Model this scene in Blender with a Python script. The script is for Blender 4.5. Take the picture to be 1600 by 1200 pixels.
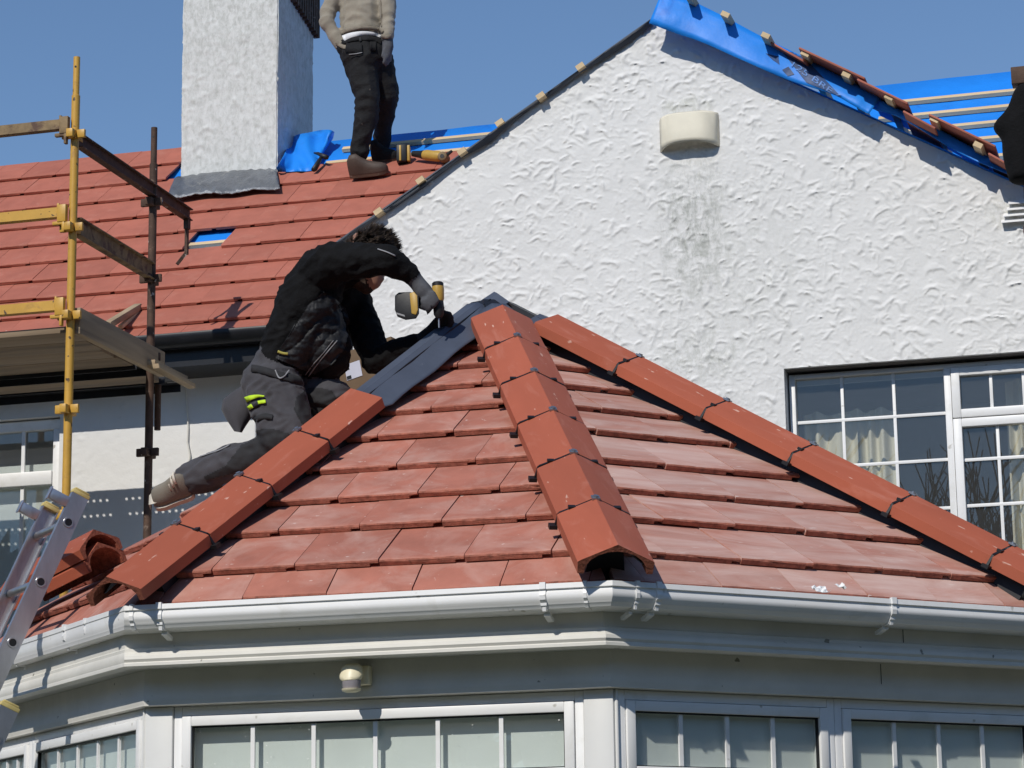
import bpy, bmesh, math, random
import numpy as np
from mathutils import Vector, Matrix, noise
from mathutils.bvhtree import BVHTree
for o in list(bpy.data.objects): bpy.data.objects.remove(o)
random.seed(7)
scene = bpy.context.scene
R = math.radians
# ------------------------------------------------------------------ camera
FPX, PITCH, ROLL, YAW = 4000.0, R(12.4), R(-0.787), R(15.6)
CAM = Vector((0, 0, 1.6))
_h = Vector((-math.sin(YAW) * math.cos(PITCH), math.cos(YAW) * math.cos(PITCH), math.sin(PITCH)))
_r0 = Vector((math.cos(YAW), math.sin(YAW), 0)); _u0 = _r0.cross(_h)
_r = _r0 * math.cos(ROLL) + _u0 * math.sin(ROLL); _u = _u0 * math.cos(ROLL) - _r0 * math.sin(ROLL)
cd = bpy.data.cameras.new('camera'); co = bpy.data.objects.new('camera', cd)
scene.collection.objects.link(co)
co.matrix_world = Matrix(((_r.x, _u.x, -_h.x, CAM.x), (_r.y, _u.y, -_h.y, CAM.y), (_r.z, _u.z, -_h.z, CAM.z), (0, 0, 0, 1)))
cd.sensor_width = 36; cd.lens = FPX / 1600 * 36; cd.clip_end = 2000; cd.clip_start = .1
scene.camera = co
# ------------------------------------------------------------------ light
SUN_EL, SUN_REL = R(40), R(13)
sun_to = Vector((-math.sin(SUN_REL) * math.cos(SUN_EL), -math.cos(SUN_REL) * math.cos(SUN_EL), math.sin(SUN_EL)))
w = bpy.data.worlds.new('World'); scene.world = w; w.use_nodes = True
nt = w.node_tree; bg = nt.nodes['Background']
sky = nt.nodes.new('ShaderNodeTexSky'); sky.sky_type = 'NISHITA'; sky.sun_disc = False
sky.sun_elevation = SUN_EL; sky.sun_rotation = math.atan2(sun_to.x, sun_to.y) % (2 * math.pi)
sky.air_density = 1.0; sky.dust_density = 0.0; sky.ozone_density = 5.0; sky.altitude = 10
nt.links.new(sky.outputs[0], bg.inputs[0]); bg.inputs[1].default_value = 0.107
sl = bpy.data.lights.new('sun', 'SUN'); sl.energy = 3.25; sl.angle = R(.53); sl.color = (1, .95, .87)
so = bpy.data.objects.new('sun', sl); scene.collection.objects.link(so)
so.rotation_euler = sun_to.to_track_quat('Z', 'Y').to_euler(); so.location = (-10, -20, 30)
scene.view_settings.view_transform = 'Standard'; scene.view_settings.look = 'None'
scene.view_settings.exposure = 0.0; scene.view_settings.gamma = 1
scene.render.engine = 'CYCLES'
# ------------------------------------------------------------------ helpers
def ray(x, y): return _h + _r * ((x - 800) / FPX) - _u * ((y - 600) / FPX)
def hit(x, y, p, n):
    d = ray(x, y); n = Vector(n); return CAM + d * ((Vector(p) - CAM).dot(n) / d.dot(n))
def at(x, y, Y): return hit(x, y, (0, Y, 0), (0, 1, 0))       # a photo point carried out to the depth Y where the thing stands
def proj(P):
    v = Vector(P) - CAM; return 800 + FPX * v.dot(_r) / v.dot(_h), 600 - FPX * v.dot(_u) / v.dot(_h)
WM = {}
def link(o, parent=None, M=None):
    scene.collection.objects.link(o)
    M = M or Matrix.Identity(4); o.matrix_basis = M; WM[o.name] = M
    if parent is not None:
        o.parent = parent; o.matrix_parent_inverse = WM[parent.name].inverted()
    return o
def empty(name, loc, label=None, cat=None, group=None):
    o = bpy.data.objects.new(name, None); o.empty_display_size = .2
    link(o, None, Matrix.Translation(Vector(loc))); return tag(o, label, cat, group)
def tag(o, label=None, cat=None, group=None, kind=None):
    if label: o['label'] = label
    if cat: o['category'] = cat
    if group: o['group'] = group
    if kind: o['kind'] = kind
    return o
class MB:
    def __init__(s): s.v = []; s.f = []; s.m = []
    def add(s, vs, fs, m=0):
        b = len(s.v); s.v += [tuple(v) for v in vs]; s.f += [tuple(b + i for i in f) for f in fs]; s.m += [m] * len(fs); return s
    def box(s, a, b, M=None, m=0):
        x0, y0, z0 = a; x1, y1, z1 = b
        vs = [Vector(p) for p in ((x0, y0, z0), (x1, y0, z0), (x1, y1, z0), (x0, y1, z0), (x0, y0, z1), (x1, y0, z1), (x1, y1, z1), (x0, y1, z1))]
        if M is not None: vs = [M @ v for v in vs]
        return s.add(vs, ((0, 3, 2, 1), (4, 5, 6, 7), (0, 1, 5, 4), (1, 2, 6, 5), (2, 3, 7, 6), (3, 0, 4, 7)), m)
    def bar(s, p, q, wx, wz, up=(0, 0, 1), m=0):                # rectangular bar from p to q
        p, q = Vector(p), Vector(q); d = (q - p).normalized(); sd = d.cross(Vector(up)).normalized(); u = sd.cross(d)
        M = Matrix(((sd.x, d.x, u.x, p.x), (sd.y, d.y, u.y, p.y), (sd.z, d.z, u.z, p.z), (0, 0, 0, 1)))
        return s.box((-wx / 2, 0, -wz / 2), (wx / 2, (q - p).length, wz / 2), M, m)
    def tube(s, pts, rad, n=12, m=0, caps=True):
        pts = [Vector(p) for p in pts]; rads = rad if isinstance(rad, (list, tuple)) else [rad] * len(pts)
        rings = []
        up = Vector((0.13, 0.31, 0.94))
        for i, p in enumerate(pts):
            d = (pts[min(i + 1, len(pts) - 1)] - pts[max(i - 1, 0)]).normalized()
            a = d.cross(up).normalized()
            if a.length < .1: a = d.cross(Vector((1, 0, 0))).normalized()
            c = d.cross(a)
            rings.append([p + (a * math.cos(2 * math.pi * k / n) + c * math.sin(2 * math.pi * k / n)) * rads[i] for k in range(n)])
        vs = [v for r_ in rings for v in r_]; fs = []
        for i in range(len(pts) - 1):
            for k in range(n):
                fs.append((i * n + k, i * n + (k + 1) % n, (i + 1) * n + (k + 1) % n, (i + 1) * n + k))
        if caps: fs.append(tuple(range(n))[::-1]); fs.append(tuple((len(pts) - 1) * n + k for k in range(n)))
        return s.add(vs, fs, m)
    def prism(s, poly, p0, p1, ax, ay, m=0, q0=None):            # closed profile swept from p0 to p1
        p0, p1, ax, ay = Vector(p0), Vector(p1), Vector(ax), Vector(ay); n = len(poly)
        vs = [p0 + ax * x + ay * y for x, y in poly] + [p1 + ax * x + ay * y for x, y in poly]
        fs = [(k, (k + 1) % n, n + (k + 1) % n, n + k) for k in range(n)] + [tuple(range(n))[::-1], tuple(range(n, 2 * n))]
        return s.add(vs, fs, m)
    def strip(s, rings, closed=True, caps=True, m=0):
        n = len(rings[0]); vs = [v for r_ in rings for v in r_]; fs = []
        for i in range(len(rings) - 1):
            for k in range(n if closed else n - 1):
                fs.append((i * n + k, i * n + (k + 1) % n, (i + 1) * n + (k + 1) % n, (i + 1) * n + k))
        if caps and closed: fs.append(tuple(range(n))[::-1]); fs.append(tuple((len(rings) - 1) * n + k for k in range(n)))
        return s.add(vs, fs, m)
    def mesh(s, name, mats, smooth=False, fix=True):
        me = bpy.data.meshes.new(name); me.from_pydata(s.v, [], s.f)
        for mt in (mats if isinstance(mats, (list, tuple)) else [mats]): me.materials.append(mt)
        if any(s.m): me.polygons.foreach_set('material_index', s.m)
        if fix:
            bm = bmesh.new(); bm.from_mesh(me); bmesh.ops.recalc_face_normals(bm, faces=bm.faces); bm.to_mesh(me); bm.free()
        if smooth is True: me.polygons.foreach_set('use_smooth', [True] * len(me.polygons))
        elif smooth:
            me.polygons.foreach_set('use_smooth', [True] * len(me.polygons)); me.set_sharp_from_angle(angle=R(smooth))
        me.update(); return me
    def build(s, name, mats, parent=None, smooth=False, M=None, bevel=0, fix=True):
        me = s.mesh(name, mats, smooth, fix)
        if bevel:
            bm = bmesh.new(); bm.from_mesh(me)
            es = [e for e in bm.edges if len(e.link_faces) == 2 and e.calc_face_angle(0) > R(40)]
            bmesh.ops.bevel(bm, geom=es, offset=bevel, segments=2, affect='EDGES', profile=.5, clamp_overlap=True)
            bm.to_mesh(me); bm.free(); me.polygons.foreach_set('use_smooth', [True] * len(me.polygons)); me.set_sharp_from_angle(angle=R(35))
        return link(bpy.data.objects.new(name, me), parent, M)
def meshobj(name, me, parent=None, M=None): return link(bpy.data.objects.new(name, me), parent, M)
# ------------------------------------------------------------------ materials
def nodes_of(name):
    m = bpy.data.materials.new(name); m.use_nodes = True; t = m.node_tree; t.nodes.clear()
    out = t.nodes.new('ShaderNodeOutputMaterial'); b = t.nodes.new('ShaderNodeBsdfPrincipled'); t.links.new(b.outputs[0], out.inputs[0])
    return m, t, b, out
def N(t, typ, **kw):
    n = t.nodes.new('ShaderNode' + typ)
    for k, v in kw.items():
        if k.startswith('i_'):
            key = k[2:]; n.inputs[int(key) if key.isdigit() else key].default_value = v
        else: setattr(n, k, v)
    return n
def ramp(t, src, lo, hi):
    n = N(t, 'MapRange'); n.inputs['From Min'].default_value = lo; n.inputs['From Max'].default_value = hi; n.clamp = True
    t.links.new(src, n.inputs['Value']); return n.outputs[0]
def mix(t, fac, a, b, mode='MIX'):
    n = N(t, 'Mix', data_type='RGBA', blend_type=mode)
    for sock, v in ((n.inputs['Factor'], fac), (n.inputs['A'], a), (n.inputs['B'], b)):
        if hasattr(v, 'links'): t.links.new(v, sock)
        else: sock.default_value = v if not isinstance(v, tuple) or len(v) == 4 else (*v, 1)
    return n.outputs['Result']
def coords(t, rand=True, scale=(1, 1, 1)):
    tc = N(t, 'TexCoord'); mp = N(t, 'Mapping'); mp.inputs['Scale'].default_value = scale
    t.links.new(tc.outputs['Object'], mp.inputs['Vector'])
    if rand:
        oi = N(t, 'ObjectInfo'); mu = N(t, 'Math', operation='MULTIPLY'); mu.inputs[1].default_value = 37.0
        t.links.new(oi.outputs['Random'], mu.inputs[0]); cb = N(t, 'CombineXYZ'); t.links.new(mu.outputs[0], cb.inputs[0]); t.links.new(mu.outputs[0], cb.inputs[1])
        t.links.new(cb.outputs[0], mp.inputs['Location'])
    return mp.outputs[0]
def noise_tex(t, vec, scale, detail=6, rough=.6, dist=0):
    n = N(t, 'TexNoise'); n.inputs['Scale'].default_value = scale; n.inputs['Detail'].default_value = detail
    n.inputs['Roughness'].default_value = rough; n.inputs['Distortion'].default_value = dist; t.links.new(vec, n.inputs['Vector']); return n.outputs['Fac']
def mat(name, col, rough=.6, var=.12, scale=9, bump=.1, bscale=120, bdist=.004, metal=0, spec=.4, patch=None, prange=(.55, .7), pscale=5, rand=0, stretch=(1, 1, 1), speck=None, srange=(.68, .72), sscale=60, sheen=0):
    m, t, b, out = nodes_of(name)
    v = coords(t, True, stretch)
    c = tuple(col)
    n1 = noise_tex(t, v, scale, 5)
    lo = tuple(max(0, x * (1 - var)) for x in c); hi = tuple(x * (1 + var) for x in c)
    res = mix(t, ramp(t, n1, .3, .7), lo, hi)
    if patch:
        res = mix(t, ramp(t, noise_tex(t, v, pscale, 7, .62, .6), *prange), res, patch)
    if speck:
        res = mix(t, ramp(t, noise_tex(t, v, sscale, 2, .5), *srange), res, speck)
    if rand:
        oi = N(t, 'ObjectInfo'); mr = N(t, 'MapRange'); mr.inputs['To Min'].default_value = 1 - rand; mr.inputs['To Max'].default_value = 1 + rand
        t.links.new(oi.outputs['Random'], mr.inputs['Value']); cb = N(t, 'CombineXYZ')
        for k in range(3): t.links.new(mr.outputs[0], cb.inputs[k])
        res = mix(t, 1.0, res, cb.outputs[0], 'MULTIPLY')
    t.links.new(res, b.inputs['Base Color'])
    b.inputs['Roughness'].default_value = rough; b.inputs['Metallic'].default_value = metal; b.inputs['Specular IOR Level'].default_value = spec
    if sheen: b.inputs['Sheen Weight'].default_value = sheen; b.inputs['Sheen Roughness'].default_value = .5
    if bump:
        bn = N(t, 'Bump'); bn.inputs['Strength'].default_value = bump; bn.inputs['Distance'].default_value = bdist
        t.links.new(noise_tex(t, v, bscale, 6, .65), bn.inputs['Height']); t.links.new(bn.outputs[0], b.inputs['Normal'])
    return m
M_ = {}
# roof concrete
M_['tile'] = mat('dusty concrete roof tile', (.41, .152, .105), .75, .14, 7, .5, 220, .002, patch=(.54, .325, .268), prange=(.44, .78), pscale=4.5, rand=.09, speck=(.64, .47, .41), srange=(.7, .78), sscale=38)
M_['tile_dust_sheen'] = mat('chalky roof tile with painted sheen', (.47, .21, .155), .72, .14, 7, .5, 220, .002, patch=(.63, .435, .375), prange=(.34, .66), pscale=3.2, rand=.07, speck=(.68, .53, .47), srange=(.68, .76), sscale=30, stretch=(.5, 2.2, 1))  # right facet: streaky dust plus grazing sheen painted into the paler colour
M_['tile_edge'] = mat('rough tile edge', (.38, .135, .09), .9, .3, 40, .8, 160, .004, patch=(.20, .075, .05), prange=(.55, .72), pscale=30, rand=.1)
M_['tile_house'] = mat('new concrete roof tile', (.415, .133, .088), .75, .1, 6, .35, 240, .002, patch=(.48, .19, .135), prange=(.55, .8), pscale=7, rand=.07, speck=(.52, .36, .30), srange=(.76, .8), sscale=16)
M_['hip'] = mat('smooth hip tile', (.385, .10, .052), .6, .06, 5, .2, 260, .0015, rand=.13, patch=(.50, .19, .13), prange=(.55, .85), pscale=7, speck=(.60, .36, .28), srange=(.70, .74), sscale=20, stretch=(2.2, .6, 1))
M_['hip_cut'] = mat('raw tile end', (.27, .085, .05), .95, .4, 60, 1, 110, .008)
M_['liner'] = mat('slate grey hip liner', (.075, .09, .125), .5, .1, 8, .1, 60, .004, patch=(.22, .24, .28), prange=(.66, .76), pscale=16)
M_['black_plastic'] = mat('black plastic', (.012, .012, .014), .45, .2, 20, .05)
M_['screw'] = mat('zinc screw cap', (.35, .38, .42), .35, .1, 30, 0, metal=.8)
# white things
def render_white(name, base, dirt, stains=()):
    m, t, b, out = nodes_of(name)
    v = coords(t, False)
    res = mix(t, ramp(t, noise_tex(t, v, 1.6, 6), .3, .72), tuple(x * .955 for x in base), base)
    res = mix(t, ramp(t, noise_tex(t, v, 22, 5, .7), .62, .8), res, dirt)
    for (cx, cz, rx, rz, amt, col) in stains:
        sp = N(t, 'SeparateXYZ'); t.links.new(v, sp.inputs[0])
        def term(o_, c_, r_):
            a = N(t, 'Math', operation='SUBTRACT'); t.links.new(o_, a.inputs[0]); a.inputs[1].default_value = c_
            d = N(t, 'Math', operation='DIVIDE'); t.links.new(a.outputs[0], d.inputs[0]); d.inputs[1].default_value = r_
            p = N(t, 'Math', operation='POWER'); t.links.new(d.outputs[0], p.inputs[0]); p.inputs[1].default_value = 2.0; return p.outputs[0]
        ad = N(t, 'Math', operation='ADD'); t.links.new(term(sp.outputs[0], cx, rx), ad.inputs[0]); t.links.new(term(sp.outputs[2], cz, rz), ad.inputs[1])
        fall = ramp(t, ad.outputs[0], 1.0, 0.0)
        mp = N(t, 'Mapping'); mp.inputs['Scale'].default_value = (1, 1, .55); t.links.new(v, mp.inputs['Vector'])
        nz = ramp(t, noise_tex(t, mp.outputs[0], 26, 8, .75, .4), .43, .66)
        mu = N(t, 'Math', operation='MULTIPLY'); t.links.new(fall, mu.inputs[0]); t.links.new(nz, mu.inputs[1])
        m2 = N(t, 'Math', operation='MULTIPLY'); t.links.new(mu.outputs[0], m2.inputs[0]); m2.inputs[1].default_value = amt
        res = mix(t, m2.outputs[0], res, col)
    t.links.new(res, b.inputs['Base Color']); b.inputs['Roughness'].default_value = .85; b.inputs['Specular IOR Level'].default_value = .25
    bn = N(t, 'Bump'); bn.inputs['Strength'].default_value = .35; bn.inputs['Distance'].default_value = .004
    t.links.new(noise_tex(t, v, 70, 6, .6), bn.inputs['Height']); t.links.new(bn.outputs[0], b.inputs['Normal'])
    return m
M_['upvc'] = mat('white upvc', (.85, .85, .84), .38, .04, 3, .04, 40, .002, patch=(.68, .67, .62), prange=(.55, .85), pscale=6, speck=(.45, .43, .38), srange=(.72, .78), sscale=17)
M_['post'] = mat('white corner post', (.70, .70, .68), .4, .04, 4, .05, 40, .003)
M_['upvc_dull'] = mat('weathered white fascia', (.75, .73, .67), .5, .05, 4, .06, 40, .003, patch=(.62, .61, .56), prange=(.45, .8), pscale=3, speck=(.25, .24, .2), srange=(.74, .77), sscale=22)
M_['cream'] = mat('cream plastic', (.80, .73, .52), .4, .04, 6, .03)
M_['vent'] = mat('cream painted vent', (.79, .74, .60), .6, .05, 8, .2, 90, .002)
M_['black_gutter'] = mat('black gutter', (.012, .013, .016), .35, .2, 10, .03)
M_['soffit'] = mat('soffit board', (.6, .59, .55), .6, .05, 4, .06)
M_['lead'] = mat('crinkled lead', (.20, .21, .225), .38, .25, 9, .9, 26, .012, metal=.55, patch=(.55, .52, .46), prange=(.62, .74), pscale=11, stretch=(1.6, 1, .6))
M_['slate_felt'] = mat('slate grey felt', (.10, .115, .145), .7, .12, 10, .2, 40, .004)
# felt
M_['felt'] = mat('blue roofing membrane', (.012, .235, .80), .5, .1, 3, .35, 9, .01, patch=(.02, .13, .55), prange=(.6, .8), pscale=4)
M_['felt_print'] = mat('printed dark band', (.03, .075, .20), .5, .2, 14, .1)
M_['felt_letters'] = mat('pale print', (.10, .25, .62), .5, .2, 20, .05)
M_['batten'] = mat('sawn timber batten', (.66, .50, .30), .75, .15, 12, .3, 90, .003, stretch=(.15, 1, 1), patch=(.45, .30, .16), prange=(.65, .75), pscale=9)
M_['board'] = mat('weathered scaffold board', (.27, .20, .13), .85, .25, 10, .5, 60, .005, stretch=(.08, 1, 1), patch=(.12, .095, .075), prange=(.52, .68), pscale=6)
M_['board_y'] = mat('weathered timber on edge', (.38, .285, .18), .85, .25, 10, .5, 60, .005, stretch=(1, .08, 1), patch=(.18, .14, .10), prange=(.52, .68), pscale=6)
# metal
M_['yellow'] = mat('chipped yellow paint', (.60, .34, .055), .42, .12, 8, .15, 60, .003, patch=(.42, .23, .06), prange=(.58, .7), pscale=9, speck=(.10, .06, .03), srange=(.655, .70), sscale=30)
M_['rust'] = mat('rusty painted steel', (.085, .048, .032), .75, .35, 14, .5, 60, .004, patch=(.22, .16, .12), prange=(.60, .68), pscale=16, speck=(.42, .38, .33), srange=(.70, .73), sscale=22)
M_['rust_yellow'] = mat('rusty ledger', (.25, .17, .085), .7, .3, 14, .4, 60, .004, patch=(.11, .06, .04), prange=(.5, .62), pscale=12)
M_['steel_dark'] = mat('dark galvanised plank', (.035, .037, .042), .5, .2, 12, .1, metal=.4)
M_['alu'] = mat('scuffed aluminium', (.56, .56, .57), .36, .12, 18, .25, 70, .003, metal=.85, patch=(.36, .36, .37), prange=(.55, .75), pscale=8, stretch=(1, 1, .3))
M_['cap'] = mat('yellowed end cap', (.58, .47, .18), .6, .2, 20, .1)
# people
M_['jacket'] = mat('black softshell', (.0065, .0065, .0072), .9, .25, 14, .6, 60, .01, spec=.2)
M_['quilt'] = mat('black quilted nylon', (.017, .0175, .020), .54, .25, 14, .4, 45, .008, spec=.25)
M_['trouser'] = mat('charcoal work trousers', (.058, .056, .063), .85, .18, 12, .5, 220, .004, sheen=.1)
M_['trouser_dark'] = mat('black reinforcing cloth', (.024, .024, .026), .85, .2, 12, .5, 200, .004)
M_['jeans'] = mat('black jeans', (.0075, .0075, .0085), .85, .3, 14, .6, 50, .012, speck=(.08, .07, .06), srange=(.72, .76), sscale=24)
M_['glove'] = mat('grey knit glove', (.085, .088, .098), .85, .15, 40, .5, 240, .003)
M_['glove_dark'] = mat('dark glove', (.020, .021, .024), .8, .15, 40, .5, 240, .003)
M_['skin'] = mat('skin', (.42, .22, .15), .55, .08, 14, .2, 120, .002)
M_['beard'] = mat('dark beard', (.045, .028, .02), .8, .3, 60, .6, 240, .004)
M_['hair'] = mat('dark brown hair', (.042, .026, .016), .5, .4, 30, .3, 200, .004)
M_['lime'] = mat('fluorescent lime trim', (.55, .80, .03), .6, .05, 10, .05)
M_['grey_trim'] = mat('grey reflective piping', (.28, .28, .29), .5, .1, 10, .05)
M_['shoe'] = mat('grey suede shoe', (.22, .195, .155), .85, .12, 14, .4, 160, .004)
M_['shoe_pale'] = mat('pale shoe lace and trim', (.66, .60, .50), .8, .12, 14, .4, 160, .004)
M_['sole'] = mat('off white sole', (.62, .57, .48), .7, .1, 20, .2)
M_['boot'] = mat('brown leather boot', (.075, .052, .04), .6, .2, 14, .3, 90, .004)
M_['fleece_rib'] = mat('ribbed beige cuff', (.24, .205, .16), .9, .2, 30, .8, 200, .006)
M_['fleece'] = mat('beige fleece', (.30, .262, .205), .9, .1, 12, .6, 130, .006, sheen=.15)
M_['shirt'] = mat('white shirt', (.75, .75, .76), .8, .05, 12, .3)
M_['drill_yellow'] = mat('yellow tool plastic', (.50, .31, .06), .45, .1, 20, .1)
M_['drill_black'] = mat('black tool plastic', (.016, .016, .017), .5, .2, 20, .1)
M_['card'] = mat('brown cardboard', (.16, .105, .06), .85, .1, 12, .1)
M_['label'] = mat('pale label', (.55, .55, .62), .6, .05, 12, 0)
M_['curtain'] = mat('cream curtain', (.72, .68, .54), .9, .06, 10, .2)
M_['blind'] = mat('pale grey green blind', (.74, .78, .745), .8, .04, 6, .05)
M_['room'] = mat('dim room', (.5, .5, .5), .9, .1, 3, 0)
M_['ground'] = mat('paved garden', (.085, .082, .072), .9, .2, 1.5, .3, 30, .01, patch=(.07, .10, .04), prange=(.5, .6), pscale=.3)
def glass_mat(name, tint=(.80, .86, .86), refl=1.0, rough=0.0, dust=.025):
    m = bpy.data.materials.new(name); m.use_nodes = True; t = m.node_tree; t.nodes.clear()
    out = N(t, 'OutputMaterial'); mx = N(t, 'MixShader'); tr = N(t, 'BsdfTransparent'); gl = N(t, 'BsdfGlossy'); lw_ = N(t, 'LayerWeight'); pw = N(t, 'Math', operation='POWER'); pw.inputs[1].default_value = 5; t.links.new(lw_.outputs['Facing'], pw.inputs[0]); fr = N(t, 'Math', operation='MULTIPLY_ADD'); fr.inputs[1].default_value = .9; fr.inputs[2].default_value = .04; t.links.new(pw.outputs[0], fr.inputs[0])
    tr.inputs[0].default_value = (*tint, 1); gl.inputs['Roughness'].default_value = rough; lw_.inputs['Blend'].default_value = .5
    mu = N(t, 'Math', operation='MULTIPLY'); mu.inputs[1].default_value = refl; mu.use_clamp = True
    t.links.new(fr.outputs[0], mu.inputs[0]); t.links.new(mu.outputs[0], mx.inputs[0]); t.links.new(tr.outputs[0], mx.inputs[1]); t.links.new(gl.outputs[0], mx.inputs[2])
    df = N(t, 'BsdfDiffuse'); df.inputs[0].default_value = (.8, .8, .78, 1); m3 = N(t, 'MixShader'); m3.inputs[0].default_value = dust; t.links.new(mx.outputs[0], m3.inputs[1]); t.links.new(df.outputs[0], m3.inputs[2]); t.links.new(m3.outputs[0], out.inputs[0]); return m
M_['glass'] = glass_mat('window glass', (.95, .965, .96), 1.0)
M_['glass_up'] = glass_mat('double glazing', (.93, .94, .94), 1.5)
# ------------------------------------------------------------------ trowelled render as real relief
def render_relief(nx, nz, W, H, seed, count, amp=.006, rmin=.013, rmax=.075):
    """Height map of a hand trowelled wall: overlapping crescent ridges over soft undulation (metres)."""
    rs = np.random.RandomState(seed); X = np.linspace(0, W, nx); Z = np.linspace(0, H, nz); h = np.zeros((nz, nx), np.float32)
    def vn(L_):
        gx, gz = int(W / L_) + 4, int(H / L_) + 4; g = rs.rand(gz, gx)
        fx, fz = X / L_, Z / L_; ix, iz = fx.astype(int), fz.astype(int); tx, tz = fx - ix, fz - iz
        tx = tx * tx * (3 - 2 * tx); tz = tz * tz * (3 - 2 * tz)
        A = g[np.ix_(iz, ix)] * (1 - tx) + g[np.ix_(iz, ix + 1)] * tx; B = g[np.ix_(iz + 1, ix)] * (1 - tx) + g[np.ix_(iz + 1, ix + 1)] * tx
        return (A * (1 - tz[:, None]) + B * tz[:, None]).astype(np.float32)
    for L_, a in ((.5, .3), (.18, .34), (.06, .2), (.025, .12)): h += a * amp * 1.3 * vn(L_)
    dx, dz = X[1] - X[0], Z[1] - Z[0]
    for _ in range(count):
        cx, cz = rs.rand() * W, rs.rand() * H; r_ = rmin + (rmax - rmin) * rs.rand() ** 1.6; th = rs.normal(math.pi / 2 - .25, .75); span = .45 + 1.0 * rs.rand()
        el = .55 + .5 * rs.rand(); rot = rs.normal(0, .35); pad = r_ * 1.35
        i0, i1 = max(0, int((cx - pad) / dx)), min(nx, int((cx + pad) / dx) + 2); j0, j1 = max(0, int((cz - pad) / dz)), min(nz, int((cz + pad) / dz) + 2)
        if i1 - i0 < 2 or j1 - j0 < 2: continue
        dn = noise.noise((cx * 2.3 + seed, cz * 2.3, 1.7)); big = noise.noise((cx * 5.5, cz * 5.5, 4.1 + seed))
        if rs.rand() < .1 - .5 * dn: continue
        xx = X[i0:i1][None, :] - cx; zz = Z[j0:j1][:, None] - cz
        u = xx * math.cos(rot) + zz * math.sin(rot); v = (-xx * math.sin(rot) + zz * math.cos(rot)) / el
        rr = np.hypot(u, v); an = np.arctan2(v, u); da = np.abs((an - th + math.pi) % (2 * math.pi) - math.pi)
        fall = np.clip(1 - (da / span) ** 2, 0, 1); wob = 1 + .12 * math.sin(cx * 90) * np.sin(an * 3 + cz * 50)
        t_ = (rr - r_ * wob) / (r_ * .10 + .006)
        ridge = np.where(t_ < 0, np.exp(-(t_ * 2.0) ** 2), np.exp(-(t_ * .55) ** 2))
        h[j0:j1, i0:i1] = np.maximum(h[j0:j1, i0:i1], h[j0:j1, i0:i1] * .45 + (amp * (.30 + 1.0 * rs.rand() ** 2 + .35 * max(0, big)) * fall * ridge)).astype(np.float32) * np.float32(1)
    # break the strokes up: drag the surface about and add torn ridges between them
    wx_, wz_ = (vn(.07) - .5) * .030 + (vn(.028) - .5) * .016, (vn(.07) - .5) * .030 + (vn(.028) - .5) * .016
    I = np.clip(np.arange(nx)[None, :] + wx_ / dx, 0, nx - 1.001); Jj = np.clip(np.arange(nz)[:, None] + wz_ / dz, 0, nz - 1.001)
    i0, j0 = I.astype(int), Jj.astype(int); fi, fj = (I - i0).astype(np.float32), (Jj - j0).astype(np.float32); i1, j1 = np.minimum(i0 + 1, nx - 1), np.minimum(j0 + 1, nz - 1)
    h = (h[j0, i0] * (1 - fi) + h[j0, i1] * fi) * (1 - fj) + (h[j1, i0] * (1 - fi) + h[j1, i1] * fi) * fj
    m1 = np.clip((vn(.22) - .42) * 3, 0, 1)
    h += amp * .55 * m1 * np.clip(1 - np.abs(vn(.045) - .5) * 9, 0, 1) * vn(.09) + amp * .28 * np.clip(1 - np.abs(vn(.02) - .5) * 7, 0, 1) * vn(.12)
    return h
def relief_wall(name, O, U, W, H, step, matl, parent, seed, dens, amp, holes=(), keep=None, cuts=(), back=.12, rmax=.075):
    """Wall sheet: O lower left corner, U unit direction along the wall seen from outside (left to right), up = Z."""
    O, U = Vector(O), Vector(U); Nn = U.cross(Vector((0, 0, 1)))       # outward
    nx, nz = int(W / step) + 1, int(H / step) + 1
    h = render_relief(nx, nz, W, H, seed, int(dens * W * H), amp, rmax=rmax)
    X, Z = np.meshgrid(np.linspace(0, W, nx), np.linspace(0, H, nz))
    P = np.stack([O[i] + U[i] * X + (Z if i == 2 else 0) + Nn[i] * h for i in range(3)], -1).reshape(-1, 3)
    ii, jj = np.meshgrid(np.arange(nx - 1), np.arange(nz - 1)); a = (jj * nx + ii).ravel()
    cx = (ii.ravel() + .5) * W / (nx - 1); cz = (jj.ravel() + .5) * H / (nz - 1); ok = np.ones(len(a), bool)
    for (x0, x1, z0, z1) in holes: ok &= ~((cx > x0) & (cx < x1) & (cz > z0) & (cz < z1))
    if keep: ok &= keep(cx, cz)
    a = a[ok]; F = np.stack([a, a + 1, a + nx + 1, a + nx], 1)
    me = bpy.data.meshes.new(name); me.vertices.add(len(P)); me.vertices.foreach_set('co', P.ravel().astype(np.float32))
    me.loops.add(F.size); me.loops.foreach_set('vertex_index', F.ravel().astype(np.int32)); me.polygons.add(len(F))
    me.polygons.foreach_set('loop_start', np.arange(0, F.size, 4, dtype=np.int32)); me.update(calc_edges=True); me.validate()
    bm = bmesh.new(); bm.from_mesh(me)
    bmesh.ops.delete(bm, geom=[v for v in bm.verts if not v.link_faces], context='VERTS')
    for co_, no_ in cuts:
        bmesh.ops.bisect_plane(bm, geom=bm.verts[:] + bm.edges[:] + bm.faces[:], plane_co=co_, plane_no=no_, clear_outer=True)
    bd = [e for e in bm.edges if e.is_boundary]
    ex = bmesh.ops.extrude_edge_only(bm, edges=bd); bmesh.ops.translate(bm, verts=[g for g in ex['geom'] if isinstance(g, bmesh.types.BMVert)], vec=-Nn * back)
    bm.to_mesh(me); bm.free(); me.polygons.foreach_set('use_smooth', [True] * len(me.polygons)); me.set_sharp_from_angle(angle=R(60))
    me.materials.append(matl); return meshobj(name, me, parent)
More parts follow.
